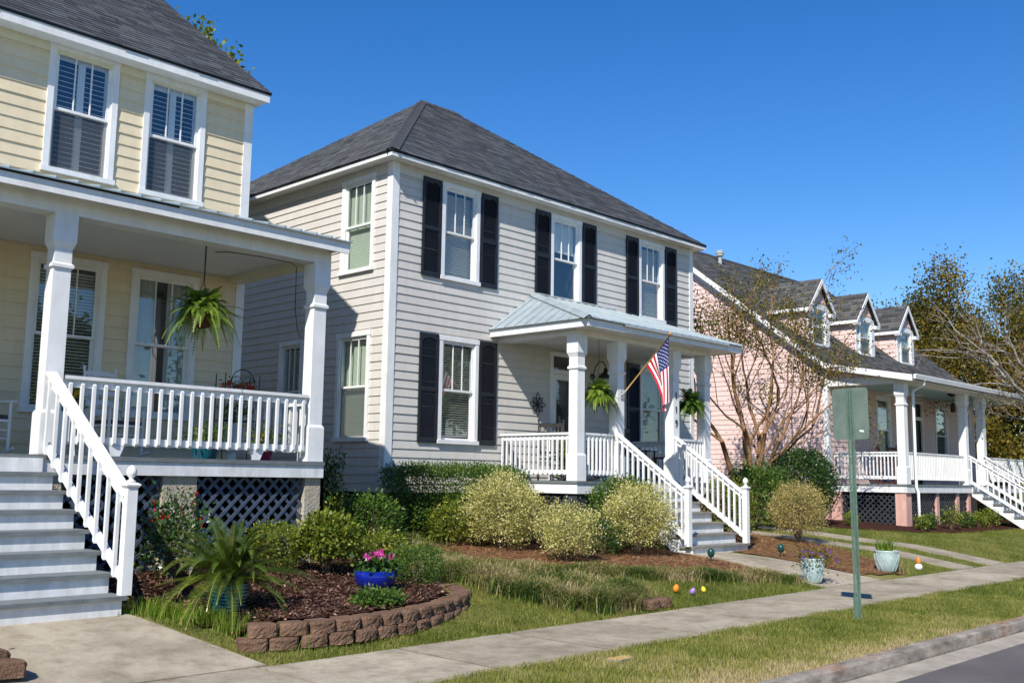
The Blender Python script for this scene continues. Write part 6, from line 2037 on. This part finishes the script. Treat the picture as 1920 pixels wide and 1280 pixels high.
def rocker(label, x, y, z, rz, wood, cushion=None, ladder=True, group=None):
    R = root('rocking_chair', label, 'rocking chair', (x, y, z), group, rz)
    W = .27
    def P_(nm, mb, mt=wood): return part(nm, mb, mt, R, local=True)
    P_('seat', MB().box(-W, -.24, .40, W, .22, .43))
    for s_ in (-1, 1):
        P_('front_leg', MB().tube([(s_ * W, -.22, .04), (s_ * W, -.22, .64)], .019, 8))
        P_('back_post', MB().tube([(s_ * W * .92, .20, .05), (s_ * W * .92, .22, .45), (s_ * W * .92, .36, 1.16)], [.019, .02, .015], 8))
        P_('finial', MB().lathe([(.014, 0), (.024, .02), (.02, .045), (.004, .06)], s_ * W * .92, .362, 1.155, 10))
        P_('armrest', MB().box(s_ * W - .035, -.28, .64, s_ * W + .035, .26, .662))
        pts = [(s_ * W * .96, -.36 + .88 * t, .012 + .09 * (2 * t - .9) ** 2) for t in np.linspace(0, 1, 9)]
        P_('rocker', MB().tube(pts, .017, 6))
        P_('stretcher', MB().tube([(s_ * W, -.22, .24), (s_ * W * .93, .20, .24)], .011, 6))
    P_('stretcher', MB().tube([(-W, -.22, .20), (W, -.22, .20)], .011, 6))
    P_('stretcher', MB().tube([(-W, -.22, .30), (W, -.22, .30)], .011, 6))
    if ladder:
        for k in range(5):
            z0 = .56 + k * .13; yy = .225 + (z0 - .45) * .2
            pl = [(-W * .9 + 1.8 * W * t, yy + .02 * math.sin(PI * t), z0 + .018 * math.sin(PI * t)) for t in np.linspace(0, 1, 7)]
            mb = MB()
            for a, b in zip(pl[:-1], pl[1:]):
                mb.hexa([(a[0], a[1], a[2]), (b[0], b[1], b[2]), (b[0], b[1] + .012, b[2]), (a[0], a[1] + .012, a[2]), (a[0], a[1] + .012, a[2] + .06), (b[0], b[1] + .012, b[2] + .06), (b[0], b[1] + .024, b[2] + .06), (a[0], a[1] + .024, a[2] + .06)])
            P_('back_slat', mb)
    else:
        P_('top_rail', MB().box(-W * .92, .33, 1.05, W * .92, .36, 1.13))
        P_('lower_rail', MB().box(-W * .92, .235, .52, W * .92, .26, .57))
        for k in range(7):
            xx = -W * .78 + k * W * .26
            P_('back_spindle', MB().bar((xx, .247, .56), (xx, .345, 1.06), .026, .012))
    if cushion: P_('cushion', MB().box(-W * .9, -.22, .431, W * .9, .2, .485), cushion)
    return R
GRC = 'rocking chairs on the porches'
rocker('white ladder-back rocking chair by the left column of the cream porch', 4.40, 13.2, 1.80, .15, 'white', 'cushion', True, GRC)
rocker('white ladder-back rocking chair behind the cream porch railing', 6.05, 13.1, 1.80, .25, 'white', 'cushion', True, GRC)
rocker('dark slatted rocking chair under the wall medallion', 14.95, 13.35, 1.585, -.8, 'dark_wood', None, False, GRC)
rocker('dark slatted rocking chair before the grey house door', 15.85, 13.45, 1.585, -.1, 'dark_wood', None, False, GRC)
rocker('dark rocking chair with a pale seat pad beside the grey porch window', 17.75, 13.3, 1.585, .3, 'dark_wood', 'blind', False, GRC)
shrub('potted_plant', 'leafy potted plant with orange blooms behind the grey porch railing', 15.05, 12.95, .26, .24, .75, 150, 8, (.04, .09), 'leaf_yg', 2, .12, .25, .05, 6, cat='plant', z0=1.585, flowers=('red_flower', 10, .05))
tb = root('side_table', 'brown wooden side table beside the rocking chair with the pale seat pad', 'table', (18.15, 12.85, 1.585))
part('tabletop', MB().box(17.9, 12.6, 2.08, 18.4, 13.1, 2.115), 'brown_wood', tb)
for dx in (-.2, .2):
    for dy in (-.2, .2): part('leg', MB().box(18.15 + dx - .02, 12.85 + dy - .02, 1.587, 18.15 + dx + .02, 12.85 + dy + .02, 2.08), 'brown_wood', tb)
flg2 = root('small_flag', 'little white flag edging out past the last grey porch column', 'flag', (18.9, 12.3, 2.9))
part('pole', MB().tube([(18.655, 12.2, 2.8), (18.73, 12.15, 3.13)], .008, 6), 'pole_wood', flg2)
part('cloth', MB().add([(18.72, 12.16, 3.1), (18.68, 12.2, 3.0), (18.69, 12.18, 2.86), (18.73, 12.15, 2.95)], [(0, 1, 2, 3)]), 'flag_white', flg2)

# ------------------------------------------------------------------ porch things of the cream house
ws = root('plant_stand', 'black wire plant stand with red flowers at the end of the cream porch', 'plant stand', (8.0, 13.2, 1.80))
wm = MB()
for dx in (-.28, .28):
    for dy in (-.13, .13): wm.tube([(7.9 + dx, 13.2 + dy, 1.802), (7.9 + dx, 13.2 + dy, 3.05)], .009, 5)
part('frame', wm, 'black', ws, kind='stuff')
for z in (2.0, 2.38, 2.76):
    wm = MB()
    for k in range(9): wm.tube([(7.62 + k * .07, 13.07, z), (7.62 + k * .07, 13.33, z)], .004, 4)
    for dy in (-.13, .13): wm.tube([(7.62, 13.2 + dy, z), (8.18, 13.2 + dy, z)], .007, 4)
    part('shelf', wm, 'black', ws, kind='stuff')
wm = MB()
wm.tube([(7.9 + .2 * math.cos(a), 13.07, 2.9 + .22 * math.sin(a)) for a in np.linspace(0, PI, 13)], .007, 5)
for s_ in (-1, 1): wm.tube([(7.9 + s_ * .1 + .09 * math.cos(a), 13.07, 2.92 + .10 * math.sin(a)) for a in np.linspace(0, PI, 9)], .005, 4)
part('scroll', wm, 'black', ws, kind='stuff')
shrub('potted_flowers', 'red flowers on the top shelf of the wire plant stand', 7.9, 13.2, .26, .12, .16, 60, 6, (.03, .05), 'leaf_dark', 2, .1, .3, .0, 3, cat='flowers', z0=2.77, flowers=('red_flower', 22, .05))
shrub('potted_flowers', 'trailing plant on the lower shelf of the wire plant stand', 7.9, 13.2, .24, .12, .2, 50, 6, (.04, .06), 'leaf_green', 2, .1, .3, .0, 3, cat='flowers', z0=2.39, flowers=('red_flower', 6, .05))
def deck_pot(label, x, y, z, r_, h, mat, plant, pm, fl_=None):
    R = root('flower_pot', label, 'pot', (x, y, z), 'pots on the cream porch')
    part('pot_body', MB().lathe([(r_ * .7, .001), (r_ * .95, h * .9), (r_, h * .92), (r_, h), (r_ * .88, h), (r_ * .85, h * .9), (.02, h * .88)], x, y, z, 24), mat, R, smooth=False)
    shrub('potted_flowers', plant, x, y, r_ * 1.3, r_ * 1.3, .26, 50, 7, (.04, .075), pm, 2, .1, .3, 0, 4, cat='plant', z0=z + h * .85, flowers=fl_)
deck_pot('blue-green flower pot behind the rail on the cream porch floor', 6.95, 12.35, 1.80, .20, .20, 'teal_deck_pot', 'small green plant in the blue-green pot', 'leaf_green')
deck_pot('magenta flower pot near the corner column of the cream porch', 7.75, 12.25, 1.80, .17, .20, 'magenta_pot', 'yellow-green plant in the magenta pot', 'leaf_yg')
deck_pot('dark pot of yellow pansies beside the white rocking chair', 5.25, 12.75, 2.25, .14, .15, 'teal_deck_pot', 'yellow pansies in the dark pot', 'leaf_dark', ('yellow_flower', 26, .06))
tb2 = root('side_table', 'small white side table under the yellow pansies', 'table', (5.25, 12.75, 1.80))
part('tabletop', MB().lathe([(.22, .42), (.22, .448)], 5.25, 12.75, 1.80, 20), 'white', tb2)
for k in range(4):
    a = k * PI / 2 + .5
    part('leg', MB().tube([(5.25 + .12 * math.cos(a), 12.75 + .12 * math.sin(a), 2.22), (5.25 + .17 * math.cos(a), 12.75 + .17 * math.sin(a), 1.802)], .014, 6), 'white', tb2)

# ------------------------------------------------------------------ porch things of the pink house
for xc, lb in ((30.6, 'white ceiling fan over the near end of the pink porch'), (36.3, 'white ceiling fan over the far end of the pink porch')):
    R = root('ceiling_fan', lb, 'ceiling fan', (xc, 13.1, 4.55), 'ceiling fans on the pink porch')
    part('downrod', MB().tube([(xc, 13.1, 4.555), (xc, 13.1, 4.36)], .014, 8), 'white', R)
    part('motor', MB().lathe([(.05, -.09), (.11, -.07), (.12, .0), (.08, .04), (.02, .05)], xc, 13.1, 4.33, 18), 'white', R, smooth=True)
    for k in range(5):
        a = k * 2 * PI / 5 + .35
        c_, s_ = math.cos(a), math.sin(a)
        q = [(.12, -.045), (.66, -.075), (.68, 0), (.66, .075), (.12, .045)]
        part('blade', MB().prism([(xc + u * c_ - v * s_, 13.1 + u * s_ + v * c_) for u, v in q], 'z', 4.30, 4.312), 'white', R)
ln = root('porch_lantern', 'dark lantern hanging from the pink porch ceiling', 'lantern', (33.7, 12.7, 4.4))
part('canopy', MB().lathe([(.17, 0), (.16, -.03), (.10, -.09), (.02, -.10)], 33.7, 12.7, 4.558, 18), 'black', ln)
part('lantern_body', MB().lathe([(.05, 0), (.075, .02), (.075, .24), (.03, .30)], 33.7, 12.7, 3.95, 8), 'black', ln)
part('chain', MB().tube([(33.7, 12.7, 4.25), (33.7, 12.7, 4.47)], .006, 5), 'black', ln)
rocker('red-brown rocking chair at the near end of the pink porch', 29.9, 13.2, 1.62, .2, 'brown_wood', None, False, GRC)
rocker('red-brown rocking chair in the middle of the pink porch', 31.1, 13.3, 1.62, -.15, 'brown_wood', None, False, GRC)
br = root('grill', 'round dark covered grill behind the pink house stair', 'grill', (33.9, 13.2, 1.62))
part('kettle', MB().lathe([(.02, .45), (.22, .52), (.30, .68), (.31, .74), (.27, .88), (.15, .98), (.02, 1.0)], 33.9, 13.2, 1.62, 24), 'black', br, smooth=True)
for k in range(3):
    a = k * 2.1 + .4
    part('leg', MB().tube([(33.9 + .18 * math.cos(a), 13.2 + .18 * math.sin(a), 2.16), (33.9 + .27 * math.cos(a), 13.2 + .27 * math.sin(a), 1.622)], .014, 6), 'steel', br)

# ------------------------------------------------------------------ trees on the other side of the street (mirrored in the front windows)
for k, (x, y, lb) in enumerate([(15, -15, 'leafy tree across the street opposite the cream house'), (27, -17, 'leafy tree across the street opposite the grey house'),
                                (40, -15.5, 'leafy tree across the street opposite the driveway'), (54, -17, 'leafy tree across the street opposite the pink house')]):
    tree('street_tree', lb, (x, y, 0), 2.4, .22, [(.5, .1, .8), (-.5, .15, .8), (.1, -.5, .9), (-.1, .5, .9), (0, 0, 1)], 3, 2.5, 'bark', 'leaf_green', 7000, (.25, .4), .45, .15, (2, 3), .04, 'trees across the street', .012)
